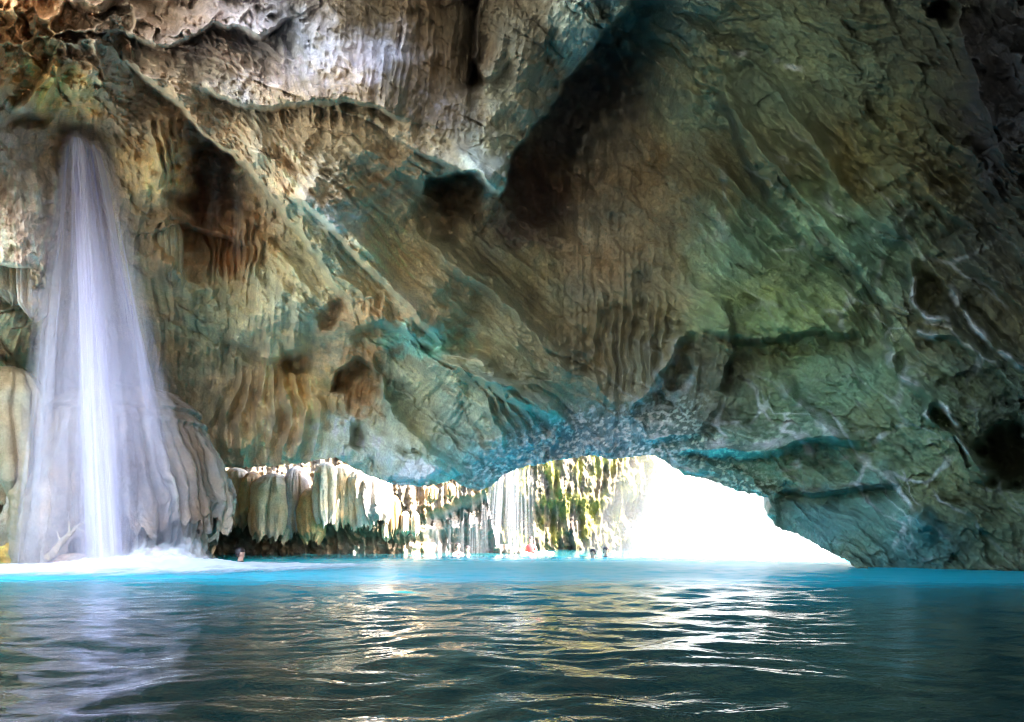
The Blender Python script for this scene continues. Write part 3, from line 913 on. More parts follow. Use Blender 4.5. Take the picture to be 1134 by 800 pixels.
# bed of the pool and the land outside
gv = [(-600, -40, -3.2), (600, -40, -3.2), (600, 1200, -3.2), (-600, 1200, -3.2)]
o = make_obj("ground", gv, [(0, 1, 2, 3)], simple_mat("pale_bed", (.35, .36, .3)))
tag(o, kind="structure")

# ------------------------------------------------------------------ rocky shore: the ledge under the flowstone drapes
def tone(col, pos, amt=0.4, sc=0.5, seed=200):
    n = fbm(pos[:, 0] / sc, pos[:, 1] / sc, pos[:, 2] / sc, 4, seed, 0.6)
    h_ = fbm(pos[:, 0] / (sc * 2.2), pos[:, 1] / (sc * 2.2), pos[:, 2] / (sc * 2.2), 2, seed + 9)
    c = np.asarray(col, F32) * (1 + amt * 1.5 * n)[:, None]
    c = c * np.stack([1 + 0.25 * h_, 1 + 0 * h_, 1 - 0.3 * h_], -1)
    return np.clip(c, 0.01, 0.85)


SY = 28.0
sx = np.arange(-17.0, 2.2, 0.045).astype(F32); sz = np.arange(-0.6, 6.2, 0.045).astype(F32)
SX, SZ = np.meshgrid(sx, sz)
pxs = SX / SY * FPX + CX
top = np.interp(pxs[0], [0, 240, 420, 470, 532, 550, 640], [4.9, 4.9, 4.6, 3.9, 3.3, 0.2, -0.5])[None, :]
dep = 0.5 * sstep(1.15, 0.45, SZ + 0.3 * fbm(SX / 0.9, 0 * SX, SZ / 3, 3, 111))          # undercut at the water
cave2 = 1.6 * np.exp(-((pxs - 510) / 40) ** 4) * sstep(2.0, 1.5, SZ + 0.25 * fbm(SX / 0.6, 0 * SX, 0 * SX, 2, 112) - 0.012 * (pxs - 480))
fol = 0.45 * ridged(SX / 0.42, SZ / 2.4, 0 * SX, 3, 113, 0.6) + 0.35 * fbm(SX / 1.4, SZ / 1.4, 0 * SX, 3, 114)
crs = 0.30 * np.abs(pnoise(SX / 0.35, SZ / 0.35, 0 * SX, 115)) + 0.16 * np.abs(pnoise(SX / 0.15, SZ / 0.18, 0 * SX, 116))
back = 2.0 * sstep(0, 0.9, SZ - top) + 0.25 * np.clip(SZ - 1.2, 0, None)
SYY = SY + 0.8 + dep + cave2 + back - fol - crs - 0.03 * (SX + 8)
pos = np.stack([SX, SYY, SZ], -1).reshape(-1, 3)
cs = np.tile(np.array((.17, .14, .095), F32) * np.array((.78, .76, .74), F32), (len(pos), 1))
k1 = sstep(0.7, 0.25, SZ).reshape(-1, 1)
cs = cs * (1 - k1) + np.array((.26, .20, .14), F32) * k1
k2 = (sstep(0.0, 0.4, pnoise(SX / 0.5, SZ / 0.9, 0 * SX, 117)) * 0.75).reshape(-1, 1)
cs = cs * (1 - k2) + np.array((.17, .11, .05), F32) * k2
k3 = (sstep(0.25, 1.0, cave2) * 0.8).reshape(-1, 1)
cs = cs * (1 - k3) + np.array((.20, .17, .16), F32) * k3
sf = grid_faces(len(sz), len(sx))[:, ::-1]
gone = ((pxs > 528) & (SZ > top + 0.25 * fbm(SX / 0.4, SZ / 0.4, 0 * SX, 3, 119) + 0.3)).ravel()
sf = sf[~gone[sf].any(1)]
o = make_obj("rocky_shore", pos, sf, M_FLOW, tone(cs, pos, 0.5, 0.35, 118))
tag(o, "pale crusted rock ledge along the far water line, dark and undercut at its foot", "rock ledge", kind="structure")


# ------------------------------------------------------------------ flowstone drapes along the shore
def drape_mesh(w, hgt, d, seed, lean=0.0, nflute=7, hem=0.2, tip=0.66):
    nphi, nv_ = 120, 90
    ph = np.linspace(-math.pi, math.pi, nphi, endpoint=False).astype(F32)
    v = np.linspace(0, 1, nv_).astype(F32)
    P, Vv = np.meshgrid(ph, v)
    cx_, sx_ = np.cos(P), np.sin(P)
    rs = np.random.RandomState(seed)
    prof = np.interp(v, [0, .03, .08, .18, .4, .65, .85, 1.0], [0.02, .5, .74, .9, 1.0, 1.0, .92, tip]).astype(F32)[:, None]
    fl = np.abs(np.sin(0.5 * nflute * P + 1.2 * pnoise(P * 1.3, Vv * 1.5, 0 * P, seed) + rs.rand() * 6)) ** 0.6
    fine_ = ridged(cx_ * 3.0, sx_ * 3.0, Vv * 0.9, 3, seed + 1, 0.6)
    crumb = np.abs(pnoise(cx_ * 9, sx_ * 9, Vv * 9, seed + 2))
    r = prof * (0.72 + 0.28 * fl * sstep(0, .25, Vv) + 0.09 * fine_ + 0.07 * crumb + 0.10 * pnoise(cx_ * 1.2, sx_ * 1.2, Vv * 2.5, seed + 3))
    hm = hem * (0.6 * pnoise(cx_ * 2.2, sx_ * 2.2, 0 * P, seed + 4) + 0.5 * pnoise(cx_ * 5, sx_ * 5, 0 * P, seed + 5) + 0.35 * (fl - 0.5))
    vv = Vv * (1 + hm * Vv ** 3)
    x = r * sx_ * w / 2 + lean * vv * hgt + 0.05 * w * pnoise(vv * 2, 0 * vv, 0 * vv, seed + 6)
    y = -r * cx_ * d / 2
    z = hgt * (1 - vv)
    n = nphi * nv_
    verts = np.stack([x, y, z], -1).reshape(-1, 3)
    verts = np.concatenate([verts, [[verts[:nphi, 0].mean(), 0, hgt], [verts[n - nphi:n, 0].mean(), 0, verts[n - nphi:n, 2].mean() + 0.12 * hgt]]])
    f = grid_faces(nv_, nphi, True)
    i = np.arange(nphi); j = (i + 1) % nphi
    capt = np.stack([np.full(nphi, n), i, j, j], -1)
    capb = np.stack([np.full(nphi, n + 1), n - nphi + j, n - nphi + i, n - nphi + i], -1)
    return verts, f, capt, capb, fl, Vv, fine_


def tri_quads(t):
    return t


def drape_obj(name, loc, w, hgt, d, seed, col, col2, rust=0.3, parent=None, **kw):
    verts, f, ct, cb, fl, Vv, fi = drape_mesh(w, hgt, d, seed, **kw)
    n = len(verts) - 2
    c = np.tile(np.array(col, F32), (n, 1))
    k = (sstep(0.05, 0.5, pnoise(verts[:n, 0] / (0.16 * w), 0 * verts[:n, 0], verts[:n, 2] / (0.8 * hgt), seed + 8)) * rust * 1.6)[:, None].clip(0, 1)
    c = c * (1 - k) + np.array(col2, F32) * k
    k = (sstep(0.75, 1.0, Vv).reshape(-1) * 0.35)[:, None]
    c = c * (1 - k) + np.array((.25, .20, .15), F32) * k
    c = np.concatenate([c, c[:1], c[-1:]])
    # caps as triangles would mix loop sizes: fold them into degenerate-free quads by pairing
    def pair(t, m):
        i = np.arange(0, m, 2)
        return np.stack([t[i, 0], t[i, 1], t[i, 2], t[(i + 1) % m, 2]], -1)
    m = len(ct)
    faces = np.concatenate([f, pair(ct, m), pair(cb, m)])
    o = make_obj(name, verts, faces, M_FLOW, tone(c, verts, 0.35, 0.22 * w, seed + 30), parent=parent)
    o.location = loc
    return o


CREAM, RUST, GREYV, WHT = (.60, .49, .33), (.40, .21, .07), (.42, .37, .33), (.68, .60, .47)
lob = [  # x, top y, bottom y, width in px, colour, rust, label
    (262, 518, 583, 27, CREAM, .35, "narrow rusty flowstone drape next to the big flowstone mound, leftmost of the bank row"),
    (281, 522, 574, 15, (.44, .28, .12), .5, "thin orange brown drape squeezed between two pale wider ones on the bank"),
    (303, 524, 596, 34, CREAM, .45, "broad cream drape edged with orange on its left side, hanging almost to the water"),
    (329, 516, 590, 20, GREYV, .3, "narrow grey brown drape behind the broad orange edged one on the bank"),
    (345, 540, 599, 20, (.46, .29, .12), .6, "short rust orange lower drape with a curled foot hanging over the dark ledge"),
    (362, 512, 578, 22, WHT, .15, "whitest drape under the teal boulder lip, smooth and evenly fluted"),
    (381, 514, 581, 26, CREAM, .2, "cream fluted drape in mid row with an amber spot at its hem"),
    (399, 518, 583, 22, WHT, .3, "pale round shouldered drape next to the grey one at the row's end"),
    (414, 523, 578, 27, GREYV, .05, "smooth blue grey drape with a domed outer shoulder ending the bank row"),
]
for i, (x, t, b_, w, c, ru, lb) in enumerate(lob):
    Y = 27.7 - 0.25 * (i % 3)
    tp_ = (.6, .4, .78, .5, .45, .72, .62, .8, .7)[i]; nf_ = (5, 3, 7, 4, 4, 8, 6, 5, 9)[i]
    X, _, zt = PX(x, t, Y); zb = PX(x, b_, Y)[2]
    o = drape_obj("flowstone_drape", (X, Y, zb), w / FPX * Y * 1.4, zt - zb, 1.7, 300 + 7 * i, c, RUST, ru, lean=0.02 * (i - 4), tip=tp_, nflute=nf_)
    tag(o, lb, "flowstone", "pale flowstone drapes along the far bank")
short = [(436, 548, 592, 13, "stubby brown drape in the gap right of the grey domed drape"), (449, 566, 592, 9, "small pale pendant low on the crusted bank, left one of a close pair"),
         (460, 566, 594, 8, "small pale pendant low on the crusted bank, right one of a close pair"), (428, 577, 598, 8, "tiny pale pendant under the grey domed drape"),
         (478, 538, 556, 12, "orange pendant hanging under the teal rock lip"), (499, 535, 552, 10, "brown pendant hanging under the rock lip near the far fall")]
for i, (x, t, b_, w, lb) in enumerate(short):
    Y = 27.4
    X, _, zt = PX(x, t, Y); zb = PX(x, b_, Y)[2]
    o = drape_obj("pendant", (X, Y, zb), w / FPX * Y * 1.15, zt - zb, 0.7, 420 + 5 * i, ((.26, .16, .06) if i in (0, 4, 5) else CREAM), RUST, .3, tip=0.15)
    tag(o, lb, "stalactite", "small pendants on the far bank")

# ------------------------------------------------------------------ the big flowstone mound behind the main fall
def mound():
    Yc = 18.6
    X0_, _, _ = PX(140, 600, Yc)
    S = Yc / FPX
    root = empty("flowstone_mound", (X0_, Yc, 0))
    nphi, nv_ = 420, 190
    ph = np.linspace(-math.pi, math.pi, nphi, endpoint=False).astype(F32)
    v = np.linspace(0, 1, nv_).astype(F32)
    P, Vv = np.meshgrid(ph, v)
    cx_, sx_ = np.cos(P), np.sin(P)
    ztop = CAMZ + (HY - 425) * S
    prof = np.interp(v, [0, .02, .06, .12, .16, .22, .35, .55, .8, 1.0], [.02, 24, 50, 66, 74, 73, 81, 92, 99, 96]).astype(F32)[:, None] * S
    wob = 0.5 * pnoise(cx_ * 1.5, sx_ * 1.5, Vv * 1.4, 501)
    big = np.abs(np.sin(6.5 * P + 2.2 * wob + 0.5)) ** 0.55
    sml = np.abs(np.sin(24 * P + 5 * wob + 2.0 * pnoise(cx_ * 3, sx_ * 3, Vv * 2, 502))) ** 0.7
    grow = sstep(0.12, 0.5, Vv)
    r = prof * (1 + (0.13 * (big - 0.7) + 0.15 * (sml - 0.6) + 0.05 * ridged(cx_ * 9, sx_ * 9, Vv * 1.6, 3, 515, 0.6)) * grow + 0.05 * pnoise(cx_ * 4, sx_ * 4, Vv * 5, 503) + 0.10 * wob)
    r += 0.09 * np.abs(pnoise(cx_ * 8, sx_ * 8, Vv * 14, 504)) + 0.05 * fbm(cx_ * 14, sx_ * 14, Vv * 22, 2, 505)
    # second shoulder under the cap
    r += 0.12 * np.exp(-((Vv - 0.235) / 0.02) ** 2) * sstep(-0.2, 0.6, sx_) - 0.12 * np.exp(-((Vv - 0.185) / 0.014) ** 2)
    right = sstep(-0.1, 0.7, sx_ + 0.25 * cx_)
    hemz = 0.02 + right * (1.15 + 0.55 * pnoise(cx_ * 3, sx_ * 3, 0 * P, 506) + 0.5 * (big - 0.6) * -1 + 0.5 * pnoise(cx_ * 9, sx_ * 9, 0 * P, 507) + 0.35 * pnoise(cx_ * 22, sx_ * 22, 0 * P, 516))
    z = ztop * (1 - Vv) + np.clip(hemz, -0.1, 1.6) * Vv ** 2.0
    x = r * sx_ + 0.10 * right * Vv; y = -r * cx_ * 0.95
    verts = np.stack([x, y, z], -1).reshape(-1, 3)
    n = len(verts)
    verts = np.concatenate([verts, [[0, 0, ztop]]])
    i = np.arange(0, nphi, 2)
    cap = np.stack([np.full(len(i), n), i, (i + 1) % nphi, (i + 2) % nphi], -1)
    c = np.tile(np.array((.36, .29, .24), F32), (n + 1, 1))
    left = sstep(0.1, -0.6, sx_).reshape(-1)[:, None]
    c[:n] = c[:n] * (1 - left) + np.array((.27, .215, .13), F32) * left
    k = (sstep(0.05, 0.4, pnoise(cx_ * 7, sx_ * 7, Vv * 1.2, 508)) * 0.6).reshape(-1)[:, None]
    k = np.clip(k * 1.4, 0, 1)
    c[:n] = c[:n] * (1 - k) + np.array((.62, .53, .45), F32) * k
    k = (sstep(-0.02, 0.35, pnoise(cx_ * 6, sx_ * 6, Vv * 1.0 + 5, 509)) * 0.55).reshape(-1)[:, None]
    k = np.clip(k * 1.5, 0, 1)
    c[:n] = c[:n] * (1 - k) + np.array((.17, .115, .075), F32) * k
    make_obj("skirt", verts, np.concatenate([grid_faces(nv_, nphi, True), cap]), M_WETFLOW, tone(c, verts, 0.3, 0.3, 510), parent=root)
    # fluted core under the ragged hem
    v2 = np.linspace(0, 1, 60).astype(F32)
    P2, V2 = np.meshgrid(ph, v2)
    cc, ss = np.cos(P2), np.sin(P2)
    fl = np.abs(np.sin(24 * P2 + 3 * pnoise(cc * 2, ss * 2, V2 * 1.2, 511)))
    r2 = S * (86 - 8 * V2) * (0.86 + 0.14 * fl ** 0.6 + 0.07 * pnoise(cc * 6, ss * 6, V2 * 3, 512))
    z2 = 2.1 * (1 - V2) - 0.3
    pv = np.stack([r2 * ss, -r2 * cc * 0.95, z2], -1).reshape(-1, 3)
    c2 = np.tile(np.array((.27, .22, .185), F32), (len(pv), 1)) * (0.55 + 0.75 * fl.reshape(-1, 1))
    make_obj("core", pv, grid_faces(60, nphi, True), M_WETFLOW, tone(c2, pv, 0.3, 0.25, 513), parent=root)
    tag(root, "big bell shaped flowstone mound with ribbed ragged skirts that the main waterfall lands on", "flowstone mound")


mound()

# drape at the left edge, hanging clear of the water
Y = 17.2
X, _, zt = PX(12, 405, Y); zb = PX(12, 556, Y)[2]
o = drape_obj("flowstone_drape", (X, Y, zb), 72 / FPX * Y, zt - zb, 1.6, 610, (.27, .21, .135), (.36, .30, .20), .6, nflute=11, hem=0.1, tip=0.25, lean=0.02)
tag(o, "large tan drape tapering to a point beside the main fall, above the orange mossy rock", "flowstone")

for x_, t_, b_, w_, Y_, c_, lb_ in ((173, 238, 298, 15, 17.3, (.27, .21, .12), "short tan stalactite beside the waterfall veil, left of a longer paler one"), (189, 236, 313, 17, 17.2, (.33, .29, .20), "long pale blunt stalactite hanging right of the waterfall veil"),
                                 (36, 280, 352, 12, 15.0, (.46, .41, .37), "thin whitish stalactite under the grey crust beside the waterfall"), (14, 280, 336, 17, 15.2, (.30, .25, .19), "stubby grey brown stalactite under the grey crust at the photo's edge")):
    X, _, zt = PX(x_, t_, Y_); zb = PX(x_, b_, Y_)[2]
    o = drape_obj("stalactite", (X, Y_, zb), w_ / FPX * Y_ * 1.15, zt - zb, 0.9, 700 + x_, c_, (.20, .13, .06), .4, nflute=9, hem=0.1, tip=0.16)
    tag(o, lb_, "stalactite", "stalactites around the waterfall")

# orange mossy boulder and small stones at the left water line
def boulder(name, loc, size, seed, col, col2, mat=M_MOSS, n=64, flat=0.0):
    ph = np.linspace(-math.pi, math.pi, n * 2, endpoint=False).astype(F32)
    v = np.linspace(0.001, 0.999, n).astype(F32) * math.pi
    P, T = np.meshgrid(ph, v)
    x, y, z = np.sin(T) * np.cos(P), np.sin(T) * np.sin(P), np.cos(T)
    r = 1 + 0.28 * fbm(x * 1.3, y * 1.3, z * 1.3, 4, seed) + 0.12 * np.abs(pnoise(x * 6, y * 6, z * 6, seed + 5)) + 0.05 * np.abs(pnoise(x * 14, y * 14, z * 14, seed + 6))
    pv = np.stack([x * r * size[0], y * r * size[1], z * r * size[2]], -1).reshape(-1, 3)
    c = np.tile(np.array(col, F32), (len(pv), 1))
    k = sstep(0, 0.35, pnoise(x * 4, y * 4, z * 4, seed + 8)).reshape(-1, 1)
    c = c * (1 - k) + np.array(col2, F32) * k
    nn = len(pv)
    pv = np.concatenate([pv, [pv[:n * 2].mean(0), pv[-n * 2:].mean(0)]])
    i = np.arange(0, n * 2, 2); m_ = n * 2
    f = np.concatenate([grid_faces(n, m_, True), np.stack([np.full(n, nn), i, (i + 1) % m_, (i + 2) % m_], -1),
                        np.stack([np.full(n, nn + 1), nn - m_ + (i + 2) % m_, nn - m_ + (i + 1) % m_, nn - m_ + i], -1)])
    c = np.concatenate([c, c[:2]])
    o = make_obj(name, pv, f, mat, tone(c, pv, 0.45, 0.25, seed + 9))
    o.location = loc
    return o


X, Yb, _ = PX(12, 606, 17.6)
o = boulder("mossy_boulder", (X, Yb, 0.15), (0.95, 0.7, 0.72), 620, (.50, .28, .06), (.55, .42, .10))
tag(o, "orange and yellow moss covered boulder at the water's edge left of the main fall", "boulder")
X, Yb, _ = PX(88, 612, 15.6)
o = boulder("low_rock", (X, Yb, 0.05), (0.62, 0.35, 0.26), 630, (.42, .30, .22), (.52, .42, .32))
tag(o, "low pinkish rock awash under the main fall, right of the leaning branch", "rock")
X, Yb, _ = PX(172, 612, 15.7)
o = boulder("low_rock", (X, Yb, 0.12), (0.26, 0.22, 0.34), 640, (.14, .07, .055), (.22, .11, .08))
tag(o, "dark red brown rock sticking out of the white splash", "rock")
# leaning pale branch behind the veil
def tube(pts, rad, seed, ns=12):
    pts = [Vector(p) for p in pts]
    rows = []
    for i, p in enumerate(pts):
        d = (pts[min(i + 1, len(pts) - 1)] - pts[max(i - 1, 0)]).normalized()
        s = d.cross(Vector((0, 1, 0.2))).normalized(); t = d.cross(s)
        for k in range(ns):
            a = 2 * math.pi * k / ns
            rr = rad[i] * (1 + 0.25 * math.sin(3 * a + i * 0.9 + seed))
            rows.append(p + s * math.cos(a) * rr + t * math.sin(a) * rr)
    return np.array([tuple(r) for r in rows], F32), grid_faces(len(pts), ns, True)


Yb = 15.2
pa, pb = Vector(PX(52, 620, Yb)), Vector(PX(97, 578, Yb + 0.5))
pts = [pa.lerp(pb, t) + Vector((0, 0, 0.10 * math.sin(t * 2.6) + 0.02 * math.sin(t * 19))) for t in np.linspace(0, 1, 24)]
root = empty("fallen_branch", pa)
tv, tf = tube([p - pa for p in pts], [0.08 - 0.06 * t for t in np.linspace(0, 1, 24)], 1)
make_obj("limb", tv, tf, M_FLOW, np.tile(np.array((.36, .29, .18), F32), (len(tv), 1)), parent=root)
for t, dx, dz in ((0.35, -0.14, 0.26), (0.55, -0.05, 0.3), (0.72, 0.22, -0.12)):
    q = pa.lerp(pb, t) - pa + Vector((0, 0, 0.10 * math.sin(t * 2.6)))
    tv, tf = tube([q + Vector((dx, 0.05, dz)) * s for s in np.linspace(0, 1, 8)], [0.03 - 0.022 * s for s in np.linspace(0, 1, 8)], t * 9)
    make_obj("twig", tv, tf, M_FLOW, np.tile(np.array((.50, .43, .30), F32), (len(tv), 1)), parent=root)
tag(root, "bleached branch leaning out of the water behind the main fall's veil", "branch")

# ------------------------------------------------------------------ the mossy cliff outside, seen through the mouth
cx2 = np.arange(-5, 13, 0.05).astype(F32); cz2 = np.arange(-0.8, 10.5, 0.05).astype(F32)
GX, GZ = np.meshgrid(cx2, cz2)
CY = 37.0
fol = 0.75 * ridged(GX / 0.75, GZ / 3.4, 0 * GX, 4, 701, 0.6) + 0.8 * fbm(GX / 2.2, GZ / 2.6, 0 * GX, 3, 702)
pend = 0.45 * np.abs(pnoise(GX / 0.4, GZ / 0.9, 0 * GX, 703)) + 0.22 * np.abs(pnoise(GX / 0.18, GZ / 0.3, 0 * GX, 704))
GY = CY - fol - pend + 0.9 * sstep(3.2, 1.8, GZ + 0.8 * fbm(GX / 1.5, 0 * GX, 0 * GX, 2, 705)) + 0.12 * np.clip(GX - 2, 0, None) ** 1.6 + 0.1 * GZ
pos = np.stack([GX, GY, GZ], -1).reshape(-1, 3)
cc_ = np.tile(np.array((.105, .083, .05), F32), (len(pos), 1))
k = (sstep(-0.1, 0.35, fbm(GX / 0.8, GZ / 1.3, 0 * GX, 3, 706) + 0.15 * sstep(-2, 1.5, GX)) * 0.85).reshape(-1, 1)
cc_ = cc_ * (1 - k) + np.array((.17, .155, .02), F32) * k
k = (sstep(0.15, 0.5, pnoise(GX / 0.45, GZ / 1.8, 0 * GX + 3, 707)) * 0.8).reshape(-1, 1)
cc_ = cc_ * (1 - k) + np.array((.08, .058, .05), F32) * k
o = make_obj("mossy_cliff", pos, grid_faces(len(cz2), len(cx2))[:, ::-1], M_MOSS, tone(cc_, pos, 0.4, 0.4, 708))
tag(o, "sunlit cliff hung with yellow green moss curtains, seen through the cave mouth", "cliff")

# ------------------------------------------------------------------ falling water
def sheet(name, mat, top, bot, w0, w1, seed, parent, y0=0.0, y1=0.0, alpha=1.0, edge=0.25, fade_top=0.04, fade_bot=0.0, sag=1.0, nu=40, nv_=60, skew=0.0):
    """one curtain of falling water from top to bottom centre, fanning out from width w0 to w1"""
    u = np.linspace(-1, 1, nu).astype(F32); v = np.linspace(0, 1, nv_).astype(F32)
    Uu, Vv = np.meshgrid(u, v)
    cxs = top[0] + (bot[0] - top[0]) * Vv ** (1 / 1.15)
    w = w0 + (w1 - w0) * Vv ** 0.72
    x = cxs + Uu * w / 2
    bulge = (1 - Uu ** 2)
    y = top[1] + (bot[1] - top[1]) * Vv - 0.25 * w * bulge * sag + y0 * (1 - Vv) + y1 * Vv
    y = y + 0.10 * pnoise(Uu * 5, Vv * 1.2, 0 * Uu, seed)
    x = x + 0.05 * w * pnoise(Uu * 2, Vv * 1.5, 0 * Uu + 3, seed) * sstep(0, .3, Vv)
    z = top[2] + (bot[2] - top[2]) * Vv
    a = sstep(1.0, 1.0 - edge, np.abs(Uu)) * alpha
    a = a * sstep(0, fade_top, Vv)
    if fade_bot: a = a * (1 - fade_bot * sstep(0.6, 1, Vv))
    o = make_obj(name, np.stack([x, y, z], -1).reshape(-1, 3), grid_faces(nv_, nu), mat, None,
                 {"su": (Uu + seed * 3.7).ravel(), "sv": (Vv + seed * 1.3).ravel(), "sa": a.ravel()}, parent)
    return o


M_CORE = water_fall_material("falling_water", (.88, .85, .97), 3.6, 0.25, 1.0, 0.9)
M_VEIL = water_fall_material("water_veil", (.84, .80, .92), 5, 0.0, 0.5, 0.7)
m, nt, out = new_mat("fine_spray")
pv0 = nd(nt, 'ShaderNodeVolumePrincipled')
pv0.inputs['Color'].default_value = (.97, .94, 1.0, 1); pv0.inputs['Density'].default_value = 0.10; pv0.inputs['Anisotropy'].default_value = 0.0
nt.links.new(pv0.outputs[0], out.inputs['Volume'])
M_FINE = m


def spray_cone(name, parent, top, bot, w0, w1, dep, seed):
    n = 40; rows = 30
    a = np.linspace(0, 2 * math.pi, n, endpoint=False).astype(F32); v = np.linspace(0, 1, rows).astype(F32)
    A_, V_ = np.meshgrid(a, v)
    rad = (w0 + (w1 - w0) * V_ ** 0.75) / 2 * (1 + 0.12 * pnoise(np.cos(A_) * 1.5, np.sin(A_) * 1.5, V_ * 2, seed))
    cx_ = top[0] + (bot[0] - top[0]) * V_; cy_ = top[1] + (bot[1] - top[1]) * V_; cz_ = top[2] + (bot[2] - top[2]) * V_
    pv = np.stack([cx_ + rad * np.cos(A_), cy_ + rad * np.sin(A_) * dep, cz_], -1).reshape(-1, 3)
    k = len(pv)
    pv = np.concatenate([pv, [top], [bot]])
    i = np.arange(0, n, 2)
    f = np.concatenate([grid_faces(rows, n, True), np.stack([np.full(n // 2, k), (i + 2) % n, (i + 1) % n, i], -1), np.stack([np.full(n // 2, k + 1), k - n + i, k - n + (i + 1) % n, k - n + (i + 2) % n], -1)])
    return make_obj(name, pv, f[:, ::-1], M_FINE, parent=parent)


M_FAR = water_fall_material("far_water", (.30, .30, .32), 10, 0.0, 0.8, 0.5)

FY = 15.4
tp = PX(88, 147, FY); fall = empty("waterfall", PX(105, 626, FY))
base_ = Vector(fall.location)
def rel(p): return (p[0] - base_[0], p[1] - base_[1], p[2] - base_[2])
pxm = FY / FPX
bt = lambda x, y=632: PX(x, y, FY - 0.2)
sheet("stream", M_CORE, rel(tp), rel(bt(126)), 22 * pxm, 74 * pxm, 1, fall, alpha=0.85, edge=0.95)
sheet("stream", M_CORE, rel(PX(88, 150, FY)), rel(bt(132)), 16 * pxm, 52 * pxm, 2, fall, y0=-0.1, y1=-0.4, alpha=0.75, edge=0.95)
sheet("stream", M_CORE, rel(PX(90, 150, FY)), rel(bt(112)), 24 * pxm, 100 * pxm, 3, fall, y0=0.1, y1=0.4, alpha=0.6, edge=0.9)
sheet("veil", M_VEIL, rel(PX(86, 146, FY)), rel(bt(124, 622)), 34 * pxm, 200 * pxm, 4, fall, y0=0.2, y1=0.3, alpha=0.8, edge=0.3, fade_bot=0.75)
sheet("veil", M_VEIL, rel(PX(84, 150, FY)), rel(bt(88, 626)), 34 * pxm, 120 * pxm, 5, fall, y0=0.1, y1=-0.5, alpha=0.5, edge=0.4, fade_bot=0.6)
sheet("veil", M_VEIL, rel(PX(92, 150, FY)), rel(bt(150, 600)), 40 * pxm, 150 * pxm, 6, fall, y0=0.3, y1=0.5, alpha=0.8, edge=0.4, fade_bot=0.8)
sheet("veil", M_VEIL, rel(PX(90, 150, FY)), rel(bt(104, 628)), 30 * pxm, 150 * pxm, 7, fall, y0=-0.1, y1=-0.8, alpha=0.6, edge=0.6, fade_bot=0.2)
spray_cone("spray", fall, rel(PX(87, 152, FY)), rel(bt(118, 627)), 16 * pxm, 178 * pxm, 0.45, 8)
tag(fall, "tall silky white waterfall fanning out from a hole high in the cave roof", "waterfall")

tr = empty("trickle", PX(265, 330, 16.3)); base_ = Vector(tr.location)
sheet("strand", M_FAR, rel(PX(264, 200, 16.3)), rel(PX(266, 300, 16.3)), 0.10, 0.42, 11, tr, alpha=0.45, edge=0.6, fade_bot=1.0, nu=20)
sheet("strand", M_FAR, rel(PX(240, 170, 16.8)), rel(PX(238, 270, 16.8)), 0.10, 0.5, 12, tr, alpha=0.25, edge=0.6, fade_bot=1.0, nu=20)
tag(tr, "thin faint trickle dripping from the lit rock knob into the dark niche", "trickle")

FY2 = 31.5
far = empty("far_waterfall", PX(556, 612, FY2)); base_ = Vector(far.location)
p2 = FY2 / FPX
for k_, (x0_, y0_, x1_, w0_, w1_, al) in enumerate([(560, 518, 556, 30, 42, .9), (549, 528, 545, 16, 22, .9), (578, 518, 580, 26, 30, .55), (570, 515, 568, 12, 16, .9)]):
    sheet("stream", M_FAR, rel(PX(x0_, y0_, FY2)), rel(PX(x1_, 613, FY2 - 0.5)), w0_ * p2, w1_ * p2, 20 + k_, far, alpha=al, edge=0.5, sag=0.5)
tag(far, "short white fall dropping over the bank into the light at the cave mouth", "waterfall")
FY3 = 27.4
sd = empty("side_trickle", PX(505, 612, FY3)); base_ = Vector(sd.location)
p3 = FY3 / FPX
for k_, (x_, yt, w_, al) in enumerate([(484, 586, 4, .7), (498, 582, 3, .5), (510, 578, 10, .45), (525, 572, 14, .6), (536, 560, 8, .7)]):
    sheet("strand", M_FAR, rel(PX(x_, yt, FY3)), rel(PX(x_, 613, FY3)), w_ * p3, w_ * 1.4 * p3, 30 + k_, sd, alpha=al, edge=0.6, nu=16)
tag(sd, "row of thin water strands falling in front of the dark hollow beside the far fall", "trickle")

# splash and foam where the main fall lands
def foam_material(name, col, lo, hi, sc):
    m, nt, out = new_mat(name)
    L = nt.links.new
    aa = nd(nt, 'ShaderNodeAttribute', attribute_name="sa")
    tc = nd(nt, 'ShaderNodeTexCoord')
    mp = nd(nt, 'ShaderNodeMapping'); mp.inputs['Scale'].default_value = sc
    L(tc.outputs['Object'], mp.inputs['Vector'])
    n = nd(nt, 'ShaderNodeTexNoise', Scale=1.0, Detail=6.0, Roughness=0.65)
    L(mp.outputs[0], n.inputs['Vector'])
    ad = nd(nt, 'ShaderNodeMath', operation='ADD')
    L(n.outputs['Fac'], ad.inputs[0]); L(aa.outputs['Fac'], ad.inputs[1])
    r = nd(nt, 'ShaderNodeMapRange', interpolation_type='SMOOTHSTEP')
    r.inputs['From Min'].default_value = lo; r.inputs['From Max'].default_value = hi
    L(ad.outputs[0], r.inputs['Value'])
    d = nd(nt, 'ShaderNodeBsdfDiffuse'); d.inputs['Color'].default_value = (*col, 1)
    t = nd(nt, 'ShaderNodeBsdfTranslucent'); t.inputs['Color'].default_value = (*col, 1)
    tr_ = nd(nt, 'ShaderNodeBsdfTransparent')
    m1 = nd(nt, 'ShaderNodeMixShader'); m1.inputs[0].default_value = 0.3
    L(d.outputs[0], m1.inputs[1]); L(t.outputs[0], m1.inputs[2])
    m2 = nd(nt, 'ShaderNodeMixShader')
    L(r.outputs[0], m2.inputs[0]); L(tr_.outputs[0], m2.inputs[1]); L(m1.outputs[0], m2.inputs[2])
    L(m2.outputs[0], out.inputs['Surface'])
    return m


